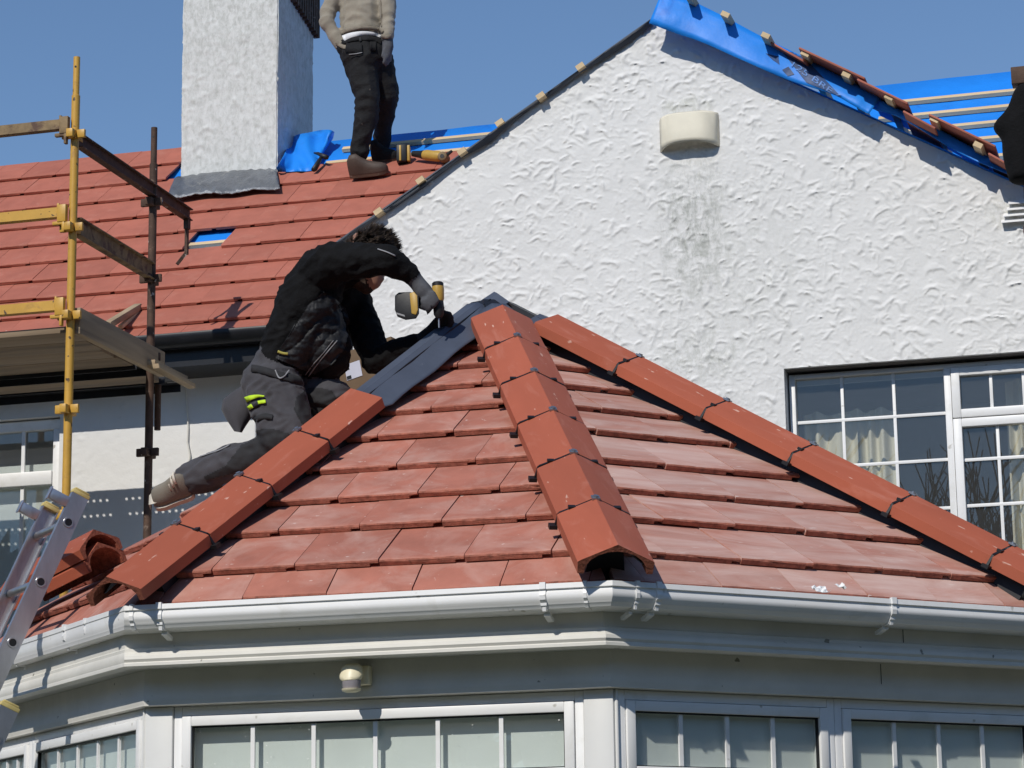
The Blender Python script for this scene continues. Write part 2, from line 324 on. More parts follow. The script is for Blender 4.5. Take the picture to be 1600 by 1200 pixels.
# ------------------------------------------------------------------ ground
g = MB(); g.add([(-400, -400, 0), (400, -400, 0), (400, 400, 0), (-400, 400, 0)], [(0, 1, 2, 3)]); tag(g.build('ground', M_['ground']), kind='structure')
# ------------------------------------------------------------------ the house
GY = 12.6        # gable wall
HW = 14.8        # wall of the long side
EAVE_Y = 14.42; PITCH_M = R(40)
e0 = at(360, 516, EAVE_Y); EAVE_Z = e0.z
ES = Vector((0, math.cos(PITCH_M), math.sin(PITCH_M))); EN = Vector((0, -math.sin(PITCH_M), math.cos(PITCH_M)))
EO = Vector((0, EAVE_Y, EAVE_Z))
def on_roof(x, y, off=0): return hit(x, y, EO + EN * off, EN)
RIDGE_S = (on_roof(400, 225) - EO).dot(ES)
house = empty('house', (-3, 14, 0), 'white rendered house with stripped and half retiled orange roof', 'house')
# gable wall polygon in wall coordinates, apex taken from the verges
aL, bL, bR = at(1015, 36, GY), at(525, 383, GY), at(1576, 283, GY)
apx = at(1022, 32, GY)
X0, X1, Z0 = at(552, 500, GY).x, -.30, 3.2
vent_c = at(1076, 205, GY - .03)
st = at(1070, 330, GY)
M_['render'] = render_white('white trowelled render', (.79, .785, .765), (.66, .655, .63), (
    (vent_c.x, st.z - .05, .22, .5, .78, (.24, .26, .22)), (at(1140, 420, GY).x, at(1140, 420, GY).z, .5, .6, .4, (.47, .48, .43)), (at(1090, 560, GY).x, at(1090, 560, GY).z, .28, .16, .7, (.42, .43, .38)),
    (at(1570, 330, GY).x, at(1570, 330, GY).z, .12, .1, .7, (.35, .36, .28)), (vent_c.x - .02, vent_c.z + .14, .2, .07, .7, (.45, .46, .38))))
# window opening
wl, wr = at(1225, 600, GY).x, at(1500, 600, GY).x + .85
wt, wb = at(1400, 563, GY).z, at(1400, 563, GY).z - 1.15
holes = [(wl - X0, wr - X0, wb - Z0, wt - Z0)]
nl = Vector((aL.z - bL.z, 0, -(aL.x - bL.x))).normalized(); nl = nl if nl.z > 0 else -nl
nr = Vector((bR.z - apx.z, 0, -(bR.x - apx.x))).normalized(); nr = nr if nr.z > 0 else -nr
gable = relief_wall('gable_wall', (X0, GY, Z0), (1, 0, 0), X1 - X0, 3.6, .0056, M_['render'], house, 3, 900, .0088, holes, cuts=((aL, nl), (apx, nr)), rmax=.068)
m = MB(); m.box((X0, GY + .002, 0), (X1 + .6, GY + .25, Z0 - .002)); m.box((X1 - .02, GY + .004, Z0), (X1 + .6, GY + .25, 5.1))
m.box((X0, GY + .25, 0), (X0 + .25, HW + .2, 5.2)); m.box((X1 + .35, GY + .25, 0), (X1 + .6, 18, 5.0))
m.build('wall', M_['render'], house)
# infill behind relief so that no light leaks through the gable
m = MB()
zs = 5.15
m.add([(X0 + .05, GY + .13, Z0), (wl, GY + .13, Z0), (wl, GY + .13, 5.05), (X0 + .05, GY + .13, 5.05)], [(0, 1, 2, 3)])
m.add([(wl, GY + .13, wt), (X1, GY + .13, wt), (X1, GY + .13, 5.05), (wl, GY + .13, 5.05)], [(0, 1, 2, 3)])
m.add([(X0 + .05, GY + .13, 5.05), (X1, GY + .13, 5.05), (apx.x, GY + .13, apx.z - .08)], [(0, 1, 2)])
m.build('wall_backing', M_['render'], house)
# gable window
wy = GY + .085
def wx(px): return at(px, 620, wy).x
def wz(py, px=1400): return at(px, py, wy).z
win = MB()
f_l, f_r, f_t, f_b = wl + .012, wr - .012, wz(578, 1350), wb
xm0, xm1 = wx(1476), wx(1486.5)
win.box((f_l, wy, f_b), (f_l + .03, wy + .07, f_t)); win.box((f_r - .05, wy, f_b), (f_r, wy + .07, f_t))
win.box((f_l + .03, wy, f_t - .022), (f_r - .05, wy + .069, f_t)); win.box((xm0, wy - .002, f_b), (xm1, wy + .07, f_t - .022))
wobj = win.build('window', M_['upvc'], house, bevel=.003)
tz0, tz1 = wz(638, 1540), wz(664, 1540)
sx0, sx1 = xm1 + .003, f_r - .053
def sash(a, b, lo, hi, fr=.042, yo=-.012):
    q = MB(); d = wy + yo
    q.box((a, d, lo), (a + fr, d + .05, hi)); q.box((b - fr, d, lo), (b, d + .05, hi)); q.box((a + fr, d + .001, hi - fr), (b - fr, d + .05, hi)); q.box((a + fr, d + .001, lo), (b - fr, d + .05, lo + fr))
    q.build('sash', M_['upvc'], wobj, bevel=.003); return a + fr, b - fr, lo + fr, hi - fr
top_open = sash(sx0, sx1, (tz0 + tz1) / 2 + .003, f_t - .024)
low_open = sash(sx0, sx1, f_b + .02, (tz0 + tz1) / 2 - .003)
left_open = (f_l + .03, xm0, f_b + .03, f_t - .022)
def glaze(op, cols, rows, par, yg, gm, barw=.0165, pane=True):
    a, b, lo, hi = op
    if pane:
        p = MB(); p.box((a - .004, yg, lo - .004), (b + .004, yg + .005, hi + .004)); p.build('pane', gm, par)
    for c in cols: q = MB(); q.box((c - barw / 2, yg - .008, lo), (c + barw / 2, yg - .001, hi)); q.build('glazing_bar', M_['upvc'], par, bevel=.002)
    for r_ in rows: q = MB(); q.box((a, yg - .0085, r_ - barw / 2), (b, yg - .0015, r_ + barw / 2)); q.build('glazing_bar', M_['upvc'], par, bevel=.002)
glaze(left_open, (wx(1315), wx(1396)), (wz(655, 1316), wz(726, 1330), wz(797, 1400)), wobj, wy + .03, M_['glass_up'])
cA = wx(1549); sp_ = wx(1549) - wx(1498)
glaze(top_open, (cA, cA + sp_, cA + 2 * sp_), (), wobj, wy + .02, M_['glass_up'])
glaze(low_open, (cA + .02, cA + .02 + sp_, cA + .02 + 2 * sp_), (wz(716, 1545), wz(788, 1545)), wobj, wy + .02, M_['glass_up'])
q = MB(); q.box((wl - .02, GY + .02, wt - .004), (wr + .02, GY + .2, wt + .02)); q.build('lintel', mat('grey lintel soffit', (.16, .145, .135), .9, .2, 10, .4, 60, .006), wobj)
# the room behind the window
rm = MB(); a, b = wl - .3, wr + .3; y0, y1 = GY + .26, GY + 2.4; lo, hi = wb - .9, wt + .25
rm.add([(a, y0, lo), (b, y0, lo), (b, y1, lo), (a, y1, lo), (a, y0, hi), (b, y0, hi), (b, y1, hi), (a, y1, hi)], [(0, 1, 2, 3), (4, 7, 6, 5), (2, 3, 7, 6), (3, 0, 4, 7), (1, 2, 6, 5)])
rm.build('room', M_['room'], house)
def curtain(x0, x1, z0, z1, y, seed, parent):
    rs = random.Random(seed); n = int((x1 - x0) / .006); top = []; bot = []
    for i in range(n + 1):
        x = x0 + (x1 - x0) * i / n; ph = x * 75 + math.sin(x * 19 + seed) * 1.8
        top.append(Vector((x, y + .022 * math.sin(ph), z1 + .012 * math.sin(ph * .5)))); bot.append(Vector((x, y + .03 * math.sin(ph + .3), z0)))
    q = MB(); q.strip([bot, top], closed=False, caps=False); q.build('curtain', M_['curtain'], parent, smooth=True, fix=False)
cur_y = GY + .34
curtain(at(1258, 700, cur_y).x, at(1401, 700, cur_y).x, wb - .3, at(1300, 645, cur_y).z, cur_y, 1, wobj)
curtain(at(1576, 700, cur_y).x, at(1700, 700, cur_y).x, wb - .3, at(1300, 645, cur_y).z + .1, cur_y, 5, wobj)
q = MB(); q.box((at(1238, 600, cur_y).x, cur_y - .1, at(1300, 606, cur_y).z), (wr, cur_y - .08, at(1300, 597, cur_y).z)); q.build('curtain_rail', M_['upvc'], wobj)
# vent cowl
def vent_cowl():
    c = vent_c; W, H, D = .305, .185, .075; n = 12; rings = []
    for j, (zz, dd) in enumerate(((H / 2, .05), (H / 2 - .012, .068), (0, D), (-H / 2 + .03, D + .004), (-H / 2, D))):
        ring = []
        for i in range(n + 1):
            u = -1 + 2 * i / n; bulge = (1 - abs(u) ** 5) ; ring.append(Vector((c.x + u * W / 2 * (1 - .02 * (j == 0)), GY - .004 - dd * bulge, c.z + zz + (.022 * (1 - u * u) if j == 4 else (.012 * (1 - u * u) if j == 3 else -.004 * u * u)))))
        rings.append(ring)
    q = MB(); q.strip(rings, closed=False, caps=False)
    o = q.build('vent_cowl', M_['vent'], None, smooth=40)
    md = o.modifiers.new('thick', 'SOLIDIFY'); md.thickness = .008; md.offset = -1
    tag(o, 'cream curved vent cowl high on the white gable wall', 'vent')
vent_cowl()
# louvre at the right edge of the wall
lv = empty('louvre_vent', at(1590, 350, GY), 'white slatted louvre on the gable wall under the hanging black jacket', 'vent')
p0, p1 = at(1563, 312, GY - .01), at(1640, 350, GY - .01)
for k in range(4):
    z = p0.z - .012 - k * .031
    x0 = p0.x + (.04, .03, .012, 0)[k]
    q = MB(); q.add([(x0, GY - .012, z), (p1.x, GY - .012, z), (p1.x, GY - .045, z - .022), (x0, GY - .045, z - .022), (x0, GY - .012, z - .004), (p1.x, GY - .012, z - .004), (p1.x, GY - .045, z - .026), (x0, GY - .045, z - .026)],
                    [(0, 1, 2, 3), (4, 7, 6, 5), (2, 3, 7, 6), (0, 3, 7, 4), (1, 2, 6, 5)]); q.build('slat', M_['upvc'], lv)
# ---- gable roof: rafters hidden, sheet, battens, tiles at the verge
ROOF_T = .05
def slope_pt(side, x, up=0, y=GY):                 # a point on the gable roof plane
    if side < 0:
        t = (x - aL.x) / (bL.x - aL.x); p = aL.lerp(bL, t); n_ = nl
    else:
        t = (x - apx.x) / (bR.x - apx.x); p = apx.lerp(bR, t); n_ = nr
    return Vector((p.x, y, p.z)) + n_ * up
groof = MB()
YB = 17.5
for side, xe in ((-1, X0 - .16), (1, X1 + .75)):
    A0, B0 = slope_pt(side, apx.x, .001), slope_pt(side, xe, .001)
    A1, B1 = slope_pt(side, apx.x, .008), slope_pt(side, xe, .008)
    for y in (GY - .02,):
        groof.add([(A0.x, y, A0.z), (B0.x, y, B0.z), (B1.x, y, B1.z), (A1.x, y, A1.z), (A0.x, YB, A0.z), (B0.x, YB, B0.z), (B1.x, YB, B1.z), (A1.x, YB, A1.z)],
                  [(0, 1, 2, 3), (0, 4, 5, 1), (3, 2, 6, 7), (4, 7, 6, 5), (1, 5, 6, 2)], 0 if side < 0 else 1)
groof_o = groof.build('gable_roof', [M_['slate_felt'], M_['felt']], house)
# dark felt strip down the left verge
def verge_strip():
    pts = [(1020, 30), (985, 56), (945, 84), (905, 112), (860, 143), (815, 176), (765, 212), (715, 248), (660, 290), (610, 325), (560, 356), (525, 384), (500, 402)]
    rings = []
    for i, (x, y) in enumerate(pts):
        wv = .006 * math.sin(i * 1.7)
        wid = (.02, .026, .02, .008, .018, .006, .03, .006, .005, .005, .008, .005, .005)[i]
        a_ = at(x, y - 1.0, GY - .045 - wv); b_ = at(x, y, GY - .035 + wv); 
        rings.append([Vector((a_.x, GY + .02, a_.z + .004)), Vector((a_.x, GY - .05, a_.z + .003)), b_, Vector((b_.x + wid * .3, GY - .025 + wv, b_.z - wid))])
    q = MB(); q.strip(rings, closed=False, caps=False); o = q.build('verge_felt', M_['slate_felt'], groof_o, smooth=True)
    md = o.modifiers.new('thick', 'SOLIDIFY'); md.thickness = .003
verge_strip()
# blue membrane folded over the right verge
def cat(pts, n):
    out = []; P = [Vector((*p, 0)) for p in pts]
    P = [P[0] * 2 - P[1]] + P + [P[-1] * 2 - P[-2]]
    for i in range(1, len(P) - 2):
        for k in range(n):
            t = k / n; a_, b_, c_, d_ = P[i - 1:i + 3]
            out.append(.5 * ((2 * b_) + (c_ - a_) * t + (2 * a_ - 5 * b_ + 4 * c_ - d_) * t * t + (3 * b_ - a_ - 3 * c_ + d_) * t ** 3))
    out.append(P[-2]); return [(p.x, p.y) for p in out]
def membrane(top, bot, y_top, y_bot, seed, nm='verge_membrane'):
    T, B = cat(top, 8), cat(bot, 8); rings = []
    for i, (t_, b_) in enumerate(zip(T, B)):
        ring = []; pt = at(*t_, y_top); ring.append(Vector((pt.x, GY + .25, pt.z + .0)))
        for k in range(7):
            f = k / 6; px, py = t_[0] + (b_[0] - t_[0]) * f, t_[1] + (b_[1] - t_[1]) * f
            nn = noise.noise((i * .17 + seed, f * 1.5, seed)) * .018 * f + .004 * noise.noise((i * .6, f * 4, seed))
            ring.append(at(px, py, y_top + (y_bot - y_top) * math.sin(f * math.pi / 2) + nn))
        rings.append(ring)
    q = MB(); q.strip(rings, closed=False, caps=False); o = q.build(nm, M_['felt'], groof_o, smooth=True)
    md = o.modifiers.new('thick', 'SOLIDIFY'); md.thickness = .0025; return o
mem1 = membrane([(1036, -18), (1070, -4), (1130, 25), (1196, 60), (1262, 92), (1312, 119), (1345, 135), (1376, 153)],
                [(1014, 36), (1050, 50), (1097, 66), (1158, 93), (1230, 124), (1300, 147), (1330, 163), (1357, 178)], GY - .085, GY - .14, 1.3)
mem2 = membrane([(1362, 150), (1400, 168), (1450, 192), (1500, 220), (1545, 245), (1590, 270), (1640, 296)],
                [(1366, 170), (1403, 183), (1454, 212), (1490, 234), (1522, 250), (1576, 273), (1630, 300)], GY - .08, GY - .105, 4.2)
# print on the membrane: a dark diagonal band with a number, two small marks
bvh_m = BVHTree.FromObject(mem1, bpy.context.evaluated_depsgraph_get()) if False else None
def bvh_of(o):
    me = o.data; return BVHTree.FromPolygons([v.co.copy() for v in me.vertices], [tuple(p.vertices) for p in me.polygons])
bv1 = bvh_of(mem1)
def stick(bv, x, y, off=.004, fallback=None):
    d = ray(x, y).normalized(); loc, n_, i_, ds = bv.ray_cast(CAM, d)
    if loc is None: return fallback
    return loc - d * off
def decal_poly(bv, poly, nm, matl, parent, off=.004, nu=10, nv=4):
    """four cornered patch laid on a surface"""
    (ax, ay), (bx, by), (cx, cy), (dx, dy) = poly; rings = []; fb = None
    for i in range(nu + 1):
        u = i / nu; ring = []
        for j in range(nv + 1):
            v = j / nv; x = (ax * (1 - u) + bx * u) * (1 - v) + (dx * (1 - u) + cx * u) * v; y = (ay * (1 - u) + by * u) * (1 - v) + (dy * (1 - u) + cy * u) * v
            p = stick(bv, x, y, off)
            ring.append(p)
        rings.append(ring)
    q = MB()
    for i in range(nu):
        for j in range(nv):
            c4 = [rings[i][j], rings[i + 1][j], rings[i + 1][j + 1], rings[i][j + 1]]
            if all(c is not None for c in c4): q.add(c4, [(0, 1, 2, 3)])
    if q.f: return q.build(nm, matl, parent, fix=False)
decal_poly(bv1, ((1222, 80), (1260, 129), (1314, 151), (1250, 82)), 'printed_band', M_['felt_print'], mem1, .003, 24, 10)
decal_poly(bv1, ((1196, 83), (1216, 88), (1218, 101), (1208, 94)), 'printed_mark', M_['felt_print'], mem1, .003, 8, 6)
decal_poly(bv1, ((1222, 109), (1232, 104), (1241, 116), (1231, 119)), 'printed_mark', M_['felt_print'], mem1, .003, 8, 6)
def lettering(txt, px0, px1, size_px, bv, parent, name='lettering', matl='felt_letters', off=.007, shear=0):
    cu = bpy.data.curves.new('txt', 'FONT'); cu.body = txt; to = bpy.data.objects.new('txt', cu); scene.collection.objects.link(to)
    dg = bpy.context.evaluated_depsgraph_get(); me = bpy.data.meshes.new_from_object(to.evaluated_get(dg)); bpy.data.objects.remove(to)
    xs = [v.co.x for v in me.vertices]; w_ = max(xs) - min(xs); x0 = min(xs)
    d = Vector((px1[0] - px0[0], px1[1] - px0[1])); n_ = Vector((d.y, -d.x)).normalized() * size_px
    bad = set()
    for v in me.vertices:
        u, h_ = (v.co.x - x0) / w_, v.co.y / .7
        x = px0[0] + d.x * u + n_.x * h_; y = px0[1] + d.y * u + n_.y * h_
        p = stick(bv, x, y, off)
        if p is None: bad.add(v.index)
        else: v.co = p
    bm = bmesh.new(); bm.from_mesh(me); bm.verts.ensure_lookup_table(); bmesh.ops.delete(bm, geom=[bm.verts[i] for i in bad], context='VERTS'); bm.to_mesh(me); bm.free()
    me.materials.clear(); me.materials.append(M_[matl]); return meshobj(name, me, parent)
lettering('125 BREV', (1236, 103), (1310, 155), 8.6, bv1, mem1)
# battens through both verges
for (x, y) in ((1076, -8), (1133, 22), (1196, 55), (1258, 83), (1322, 116), (1389, 151), (1460, 186), (1528, 226), (1590, 258)):
    p = at(x, y, GY - .215); q = MB(); up = nr
    q.bar(p, p + Vector((0, 1.6, 0)), .045, .026, up); q.build('batten', M_['batten'], groof_o)
for (x, y) in ((906, 103), (844, 149), (780, 191), (721, 236), (656, 281), (590, 330)):
    p = at(x, y, GY - .07); q = MB(); q.bar(p, p + Vector((0, 1.6, 0)), .046, .028, nl); q.build('batten', M_['batten'], groof_o)
# tiles overhanging the right verge, seen from below
def slab_tile(pa, pb, th, depth, name, parent, y):
    a_, b_ = at(*pa, y), at(*pb, y); d = (b_ - a_).normalized(); n_ = Vector((-d.z, 0, d.x)); n_ = n_ if n_.z > 0 else -n_
    q = MB(); q.prism([(0, 0), ((b_ - a_).length, 0), ((b_ - a_).length, -th), (0, -th)], a_, a_ + Vector((0, depth, 0)), d, n_)
    return q.build(name, [M_['tile_house']], parent, bevel=.003)
for pa, pb in (((1204, 64), (1262, 97)), ((1249, 73), (1352, 121)), ((1340, 122), (1419, 160)), ((1412, 172), (1462, 199)), ((1452, 177), (1556, 227)), ((1545, 238), (1600, 268))):
    slab_tile(pa, pb, .011, .45, 'roof_tile', groof_o, GY - (.15 if pa[0] == 1204 else .225))
# ---- long side: wall, eaves, main roof
XL, XR = -11.5, 3.0
relief_wall('side_wall', (-9.4, HW, 3.2), (1, 0, 0), 5.2, 2.1, .0125, M_['render'], house, 9, 80, .008, [(-9.4 + 9.4, at(92, 700, HW).x + 9.4, 0, at(80, 652, HW).z - 3.2)], rmax=.12)
m = MB(); m.box((XL, HW + .02, 0), (-9.4, HW + .3, 5.4))
m.build('wall', M_['render'], house)
for a_, b_ in (((-9.4, HW + .02, 0), (-4.2, HW + .3, 3.195)), ((X1 + .65, HW + .02, 0), (XR, HW + .3, 5.3)), ((-9.4, HW + .13, at(80, 652, HW).z), (-4.2, HW + .3, 5.35)), ((at(92, 700, HW).x, HW + .13, 3.2), (-4.2, HW + .3, at(80, 652, HW).z))):
    m = MB(); m.box(a_, b_); m.build('wall', M_['render'], house)
# its window
sw_r, sw_t = at(92, 700, HW).x, at(80, 652, HW).z
sy = HW + .04
q = MB(); zt = at(60, 745, sy).z
q.box((-9.4, sy, sw_t - .07), (sw_r - .006, sy + .06, sw_t - .004)); q.box((sw_r - .062, sy + .001, 3.2), (sw_r - .006, sy + .06, sw_t - .07)); q.box((-9.4, sy - .012, zt - .055), (sw_r - .062, sy + .05, zt + .035))
w2 = q.build('window', M_['upvc'], house, bevel=.004)
q = MB(); q.box((-9.4, sy + .03, 3.2), (sw_r - .06, sy + .036, sw_t - .06)); q.build('pane', M_['glass_up'], w2)
for px in (35, -20):
    c = at(px, 700, sy).x; q = MB(); q.box((c - .012, sy + .012, 3.2), (c + .012, sy + .026, sw_t - .07)); q.build('glazing_bar', M_['upvc'], w2)
q = MB(); q.add([(-9.5, sy + .1, 3.1), (sw_r + .1, sy + .1, 3.1), (sw_r + .1, sy + .1, at(40, 727, sy + .1).z), (-9.5, sy + .1, at(40, 727, sy + .1).z)], [(0, 1, 2, 3)]); q.build('blind', M_['blind'], w2)
q = MB(); q.box((-9.6, sy + .3, 3.0), (sw_r + .2, sy + 1.2, 5.3)); q.build('room', M_['room'], house)
# cable clipped to the wall
cb = MB(); pts = [at(x, y, HW - .02) for x, y in ((290, 600), (292, 640), (294, 668), (293, 690), (297, 712), (292, 740))]
cb.tube(pts, .005, 6); cb.build('cable', M_['upvc_dull'], house)
# eaves: gutter, fascia, soffit
GZ = EAVE_Z - .01
m = MB(); m.box((XL, EAVE_Y + .03, GZ - .19), (XR, EAVE_Y + .06, GZ + .01)); m.box((XL, EAVE_Y + .06, GZ - .19), (XR, HW + .02, GZ - .175)); m.build('fascia', M_['black_gutter'], house)
gp = [(-.09, 0), (-.095, -.012), (-.085, -.05), (-.06, -.078), (-.03, -.086), (.02, -.086), (.02, 0), (.014, 0), (.014, -.078), (-.03, -.078), (-.055, -.07), (-.077, -.045), (-.083, 0)]
m = MB(); m.prism(gp, (XL, EAVE_Y, GZ), (XR, EAVE_Y, GZ), (0, 1, 0), (0, 0, 1)); m.build('gutter', M_['black_gutter'], house, smooth=40)
# membrane sheet of the main roof
def rp(x, s, n=0): return Vector((x, EAVE_Y, EAVE_Z)) + ES * s + EN * n
m = MB(); nxs = 60; rings = []
for j in range(14):
    s = RIDGE_S * j / 13
    rings.append([rp(XL + (XR - XL) * i / nxs, s, -.035 + .006 * noise.noise((i * .9, j * .8, 2))) for i in range(nxs + 1)])
rings.append([rp(XL + (XR - XL) * i / nxs, RIDGE_S, -.04) + Vector((0, .06, -.01)) for i in range(nxs + 1)])
rings.append([rp(XL + (XR - XL) * i / nxs, RIDGE_S, -.04) + Vector((0, 2.5, -2.1)) for i in range(nxs + 1)])
m.strip(rings, closed=False, caps=False); mroof = m.build('main_roof', M_['felt'], house, smooth=True)
# tile mesh: slab with rounded nose, interlock notch at the lower right corner
TH = .025
def tile_mesh(name, wdt, length, tilt, mats, th=TH, seed=0, gap=.002):
    rs = random.Random(seed)
    nseg = 9; prof = [(gap + (wdt - 2 * gap) * i / nseg, 0) for i in range(nseg + 1)] + [(wdt - gap, -.014), (wdt - .034, -.014), (wdt - .034, -th), (gap, -th)]
    q = MB(); n = len(prof); jit = [rs.uniform(-.0006, .001) if rs.random() > .05 else rs.uniform(.002, .004) for _ in prof]; jz = [rs.uniform(-.0006, .0014) for _ in prof]
    def ring(s, drop, topdrop):
        return [Vector((x, s + (jit[i] if s < .02 else 0), th + z - (topdrop + (jz[i] if s < .006 else 0) if z > -.01 else 0) - tilt * s)) for i, (x, z) in enumerate(prof)]
    rings = [ring(0.0, 0, .007), ring(.004, 0, .0025), ring(.012, 0, 0), ring(length, 0, 0)]
    q.strip(rings)
    q.m = [0] * len(q.f)
    for i, f in enumerate(q.f):
        vs = [Vector(q.v[k]) for k in f]
        nn = (vs[1] - vs[0]).cross(vs[2] - vs[0])
        if max(v.y for v in vs) < .0115: q.m[i] = 1
    me = q.mesh(name, mats); return me
def tile_facet(parent, O, EX, ESv, ENv, rows, cover, x_min, x_max, mats, offs=0., cuts=(), skip=None, name='roof_tile', jitter=1.0, seedb=0, first_drop=0., gap=.002):
    """lay courses; rows = distances of the course fronts up the slope; cuts = planes in facet coordinates (point, normal outwards)"""
    rs = random.Random(seedb); made = 0; cache = {}
    for k in range(len(rows) - 1):
        g_ = rows[k + 1] - rows[k]; ln = g_ + .05; key = round(g_, 3)
        if first_drop and k == 0: key = 'first'
        if key not in cache: cache[key] = [tile_mesh('roof_tile', cover, ln, (TH + .004) / g_, mats, seed=s_, gap=gap) for s_ in (1, 2, 3, 4, 5)] if key != 'first' else [tile_mesh('roof_tile', cover, ln, -(first_drop - TH - .004) / g_, mats, seed=s_) for s_ in (6, 7, 8)]
        x = x_min + offs + (cover / 2 if k % 2 else 0) - cover
        while x < x_max:
            if x + cover > x_min and not (skip and skip(k, x, x + cover)):
                me = rs.choice(cache[key])
                T = Matrix(((EX.x, ESv.x, ENv.x, 0), (EX.y, ESv.y, ENv.y, 0), (EX.z, ESv.z, ENv.z, 0), (0, 0, 0, 1)))
                P = O + EX * x + ESv * (rows[k] + rs.uniform(-.004, .004) * jitter) + ENv * (rs.uniform(-.001, .0025) * jitter - (first_drop if k == 0 else 0))
                Mt = Matrix.Translation(P) @ T @ Matrix.Rotation(R(rs.uniform(-.2, .2) * jitter), 4, 'Z') @ Matrix.Rotation(R(rs.uniform(-.12, .12) * jitter), 4, 'Y')
                corners = [(x, rows[k]), (x + cover, rows[k]), (x, rows[k] + ln), (x + cover, rows[k] + ln)]
                out = False; hitc = []
                for (cp, cn) in cuts:
                    ds = [(a_ - cp[0]) * cn[0] + (b_ - cp[1]) * cn[1] for a_, b_ in corners]
                    if min(ds) > -.012: out = True
                    elif max(ds) > 0: hitc.append((cp, cn))
                if not out:
                    if hitc:
                        me = me.copy(); bm = bmesh.new(); bm.from_mesh(me)
                        for cp, cn in hitc:
                            res = bmesh.ops.bisect_plane(bm, geom=bm.verts[:] + bm.edges[:] + bm.faces[:], plane_co=(cp[0] - x, cp[1] - rows[k], 0), plane_no=(cn[0], cn[1], 0), clear_outer=True)
                            ed = [e for e in bm.edges if e.is_boundary]
                            if ed: bmesh.ops.holes_fill(bm, edges=ed, sides=0)
                        if len(bm.faces): bm.to_mesh(me); bm.free()
                        else: bm.free(); x += cover; continue
                    meshobj(name, me, parent, Mt); made += 1
            x += cover
    return made
# courses of the main roof measured up the slope
row_px = [498, 468.7, 439.5, 411, 382.5, 353.5, 324, 294.5]
rows_m = [-.05] + [(on_roof(400, y) - EO).dot(ES) for y in row_px]
gm = (rows_m[-1] - rows_m[1]) / 7
while rows_m[-1] + gm < RIDGE_S + .1: rows_m.append(rows_m[-1] + gm)
COV = .281
ch_l, ch_r = on_roof(284, 280).x, on_roof(436, 275).x
gapA, gapB = on_roof(292, 384).x, on_roof(346, 384).x
TX0 = -9.6
print('main rows', [round(r_, 2) for r_ in rows_m], 'ridge', round(RIDGE_S, 2), 'gap', gapA, gapB)
KF = 9                                              # first course still missing on the right
def skip_main(k, a_, b_):
    if k >= KF - 1 + 1 and b_ > ch_l + .12: return True
    if k == 8 and a_ > ch_l - .1 and b_ < ch_r + .05: return True
    if k == 5 and a_ < (gapA + gapB) / 2 < b_: return True
    return False
off_m = (gapA - (TX0 + COV / 2)) % COV
nmain = tile_facet(mroof, EO + EN * 0, Vector((1, 0, 0)), ES, EN, rows_m, COV, TX0, -3.9, [M_['tile_house'], M_['tile_house']], off_m, skip=skip_main, seedb=11, gap=.0008)
print('main tiles', nmain)
# battens on the bare membrane
for px, py, x0, x1 in ((650, 219, ch_r + .36, -3.0), (650, 239, ch_r + .30, -3.0), (1500, 148, -2.0, 1.6), (1500, 171, -2.0, 1.6), (1500, 194, -2.0, 1.6), (1520, 216, -2.0, 1.6), (1550, 242, -2.0, 1.6)):
    s = (on_roof(px, py) - EO).dot(ES); a_, b_ = rp(x0, s, -.016), rp(x1, s, -.016); q = MB(); q.bar(a_, b_, .045, .026, EN); q.build('batten', M_['batten'], mroof)
a_, b_ = rp(gapA - .05, rows_m[5] + .13, -.02), rp(gapB + .1, rows_m[5] + .13, -.02); q = MB(); q.bar(a_, b_, .045, .026, EN); q.build('batten', M_['batten'], mroof)
# ridge edge board so that the far side reads solid
# ---- chimney
Yc = on_roof(360, 275).y - .03
cx0, cx1 = at(284, 270, Yc).x, at(432, 262, Yc).x
t_ = at(487, 200, 10.0); yr = cx1 / (t_.x / t_.y) if abs(t_.x) > 1e-6 else Yc + .6
czb = on_roof(290, 300).z - .25; czt = at(360, -160, Yc).z
print('chimney', cx0, cx1, Yc, yr, czb, czt)
M_['chim'] = render_white('weathered chimney render', (.70, .705, .685), (.42, .425, .39), ((cx0 + .3, czb + 1.0, 2, 3, .62, (.38, .39, .355)), (cx0 + .4, czt, 2, 1.4, .5, (.36, .37, .33))))
chim = None
for nm, O_, U_, W_ in (('chimney', (cx0, Yc, czb), (1, 0, 0), cx1 - cx0), ('side_face', (cx1, Yc, czb), (0, 1, 0), yr - Yc), ('side_face', (cx0, yr, czb), (0, -1, 0), yr - Yc), ('side_face', (cx1, yr, czb), (-1, 0, 0), cx1 - cx0)):
    o = relief_wall(nm, O_, U_, W_, czt - czb, .0125, M_['chim'], chim or house, 21 + int(O_[1] * 10) % 7, 210, .011, back=.03, rmax=.09)
    chim = chim or o
q = MB(); q.box((cx0 + .03, Yc + .03, czb), (cx1 - .03, yr - .03, czt)); q.build('core', M_['chim'], chim)
# dark ribbed cowl fixed on the right hand side of the stack, near the top
rb = MB(); ztop = at(470, -120, Yc + .3).z
fy0, fy1 = Yc + (yr - Yc) * .35, yr + .02
for i in range(11):
    f = i / 10; y = fy0 + (fy1 - fy0) * f; t2 = at(440 + 47 * f, 5 + 55 * f, y); zb_ = t2.z
    rb.box((cx1 + .005, y - .016, zb_), (cx1 + .05, y + .014, ztop))
rb.box((cx1 + .003, fy0, at(470, 3, fy1).z + .15), (cx1 + .02, fy1, ztop)); rb.build('ribbed_cowl', M_['rust'], chim)
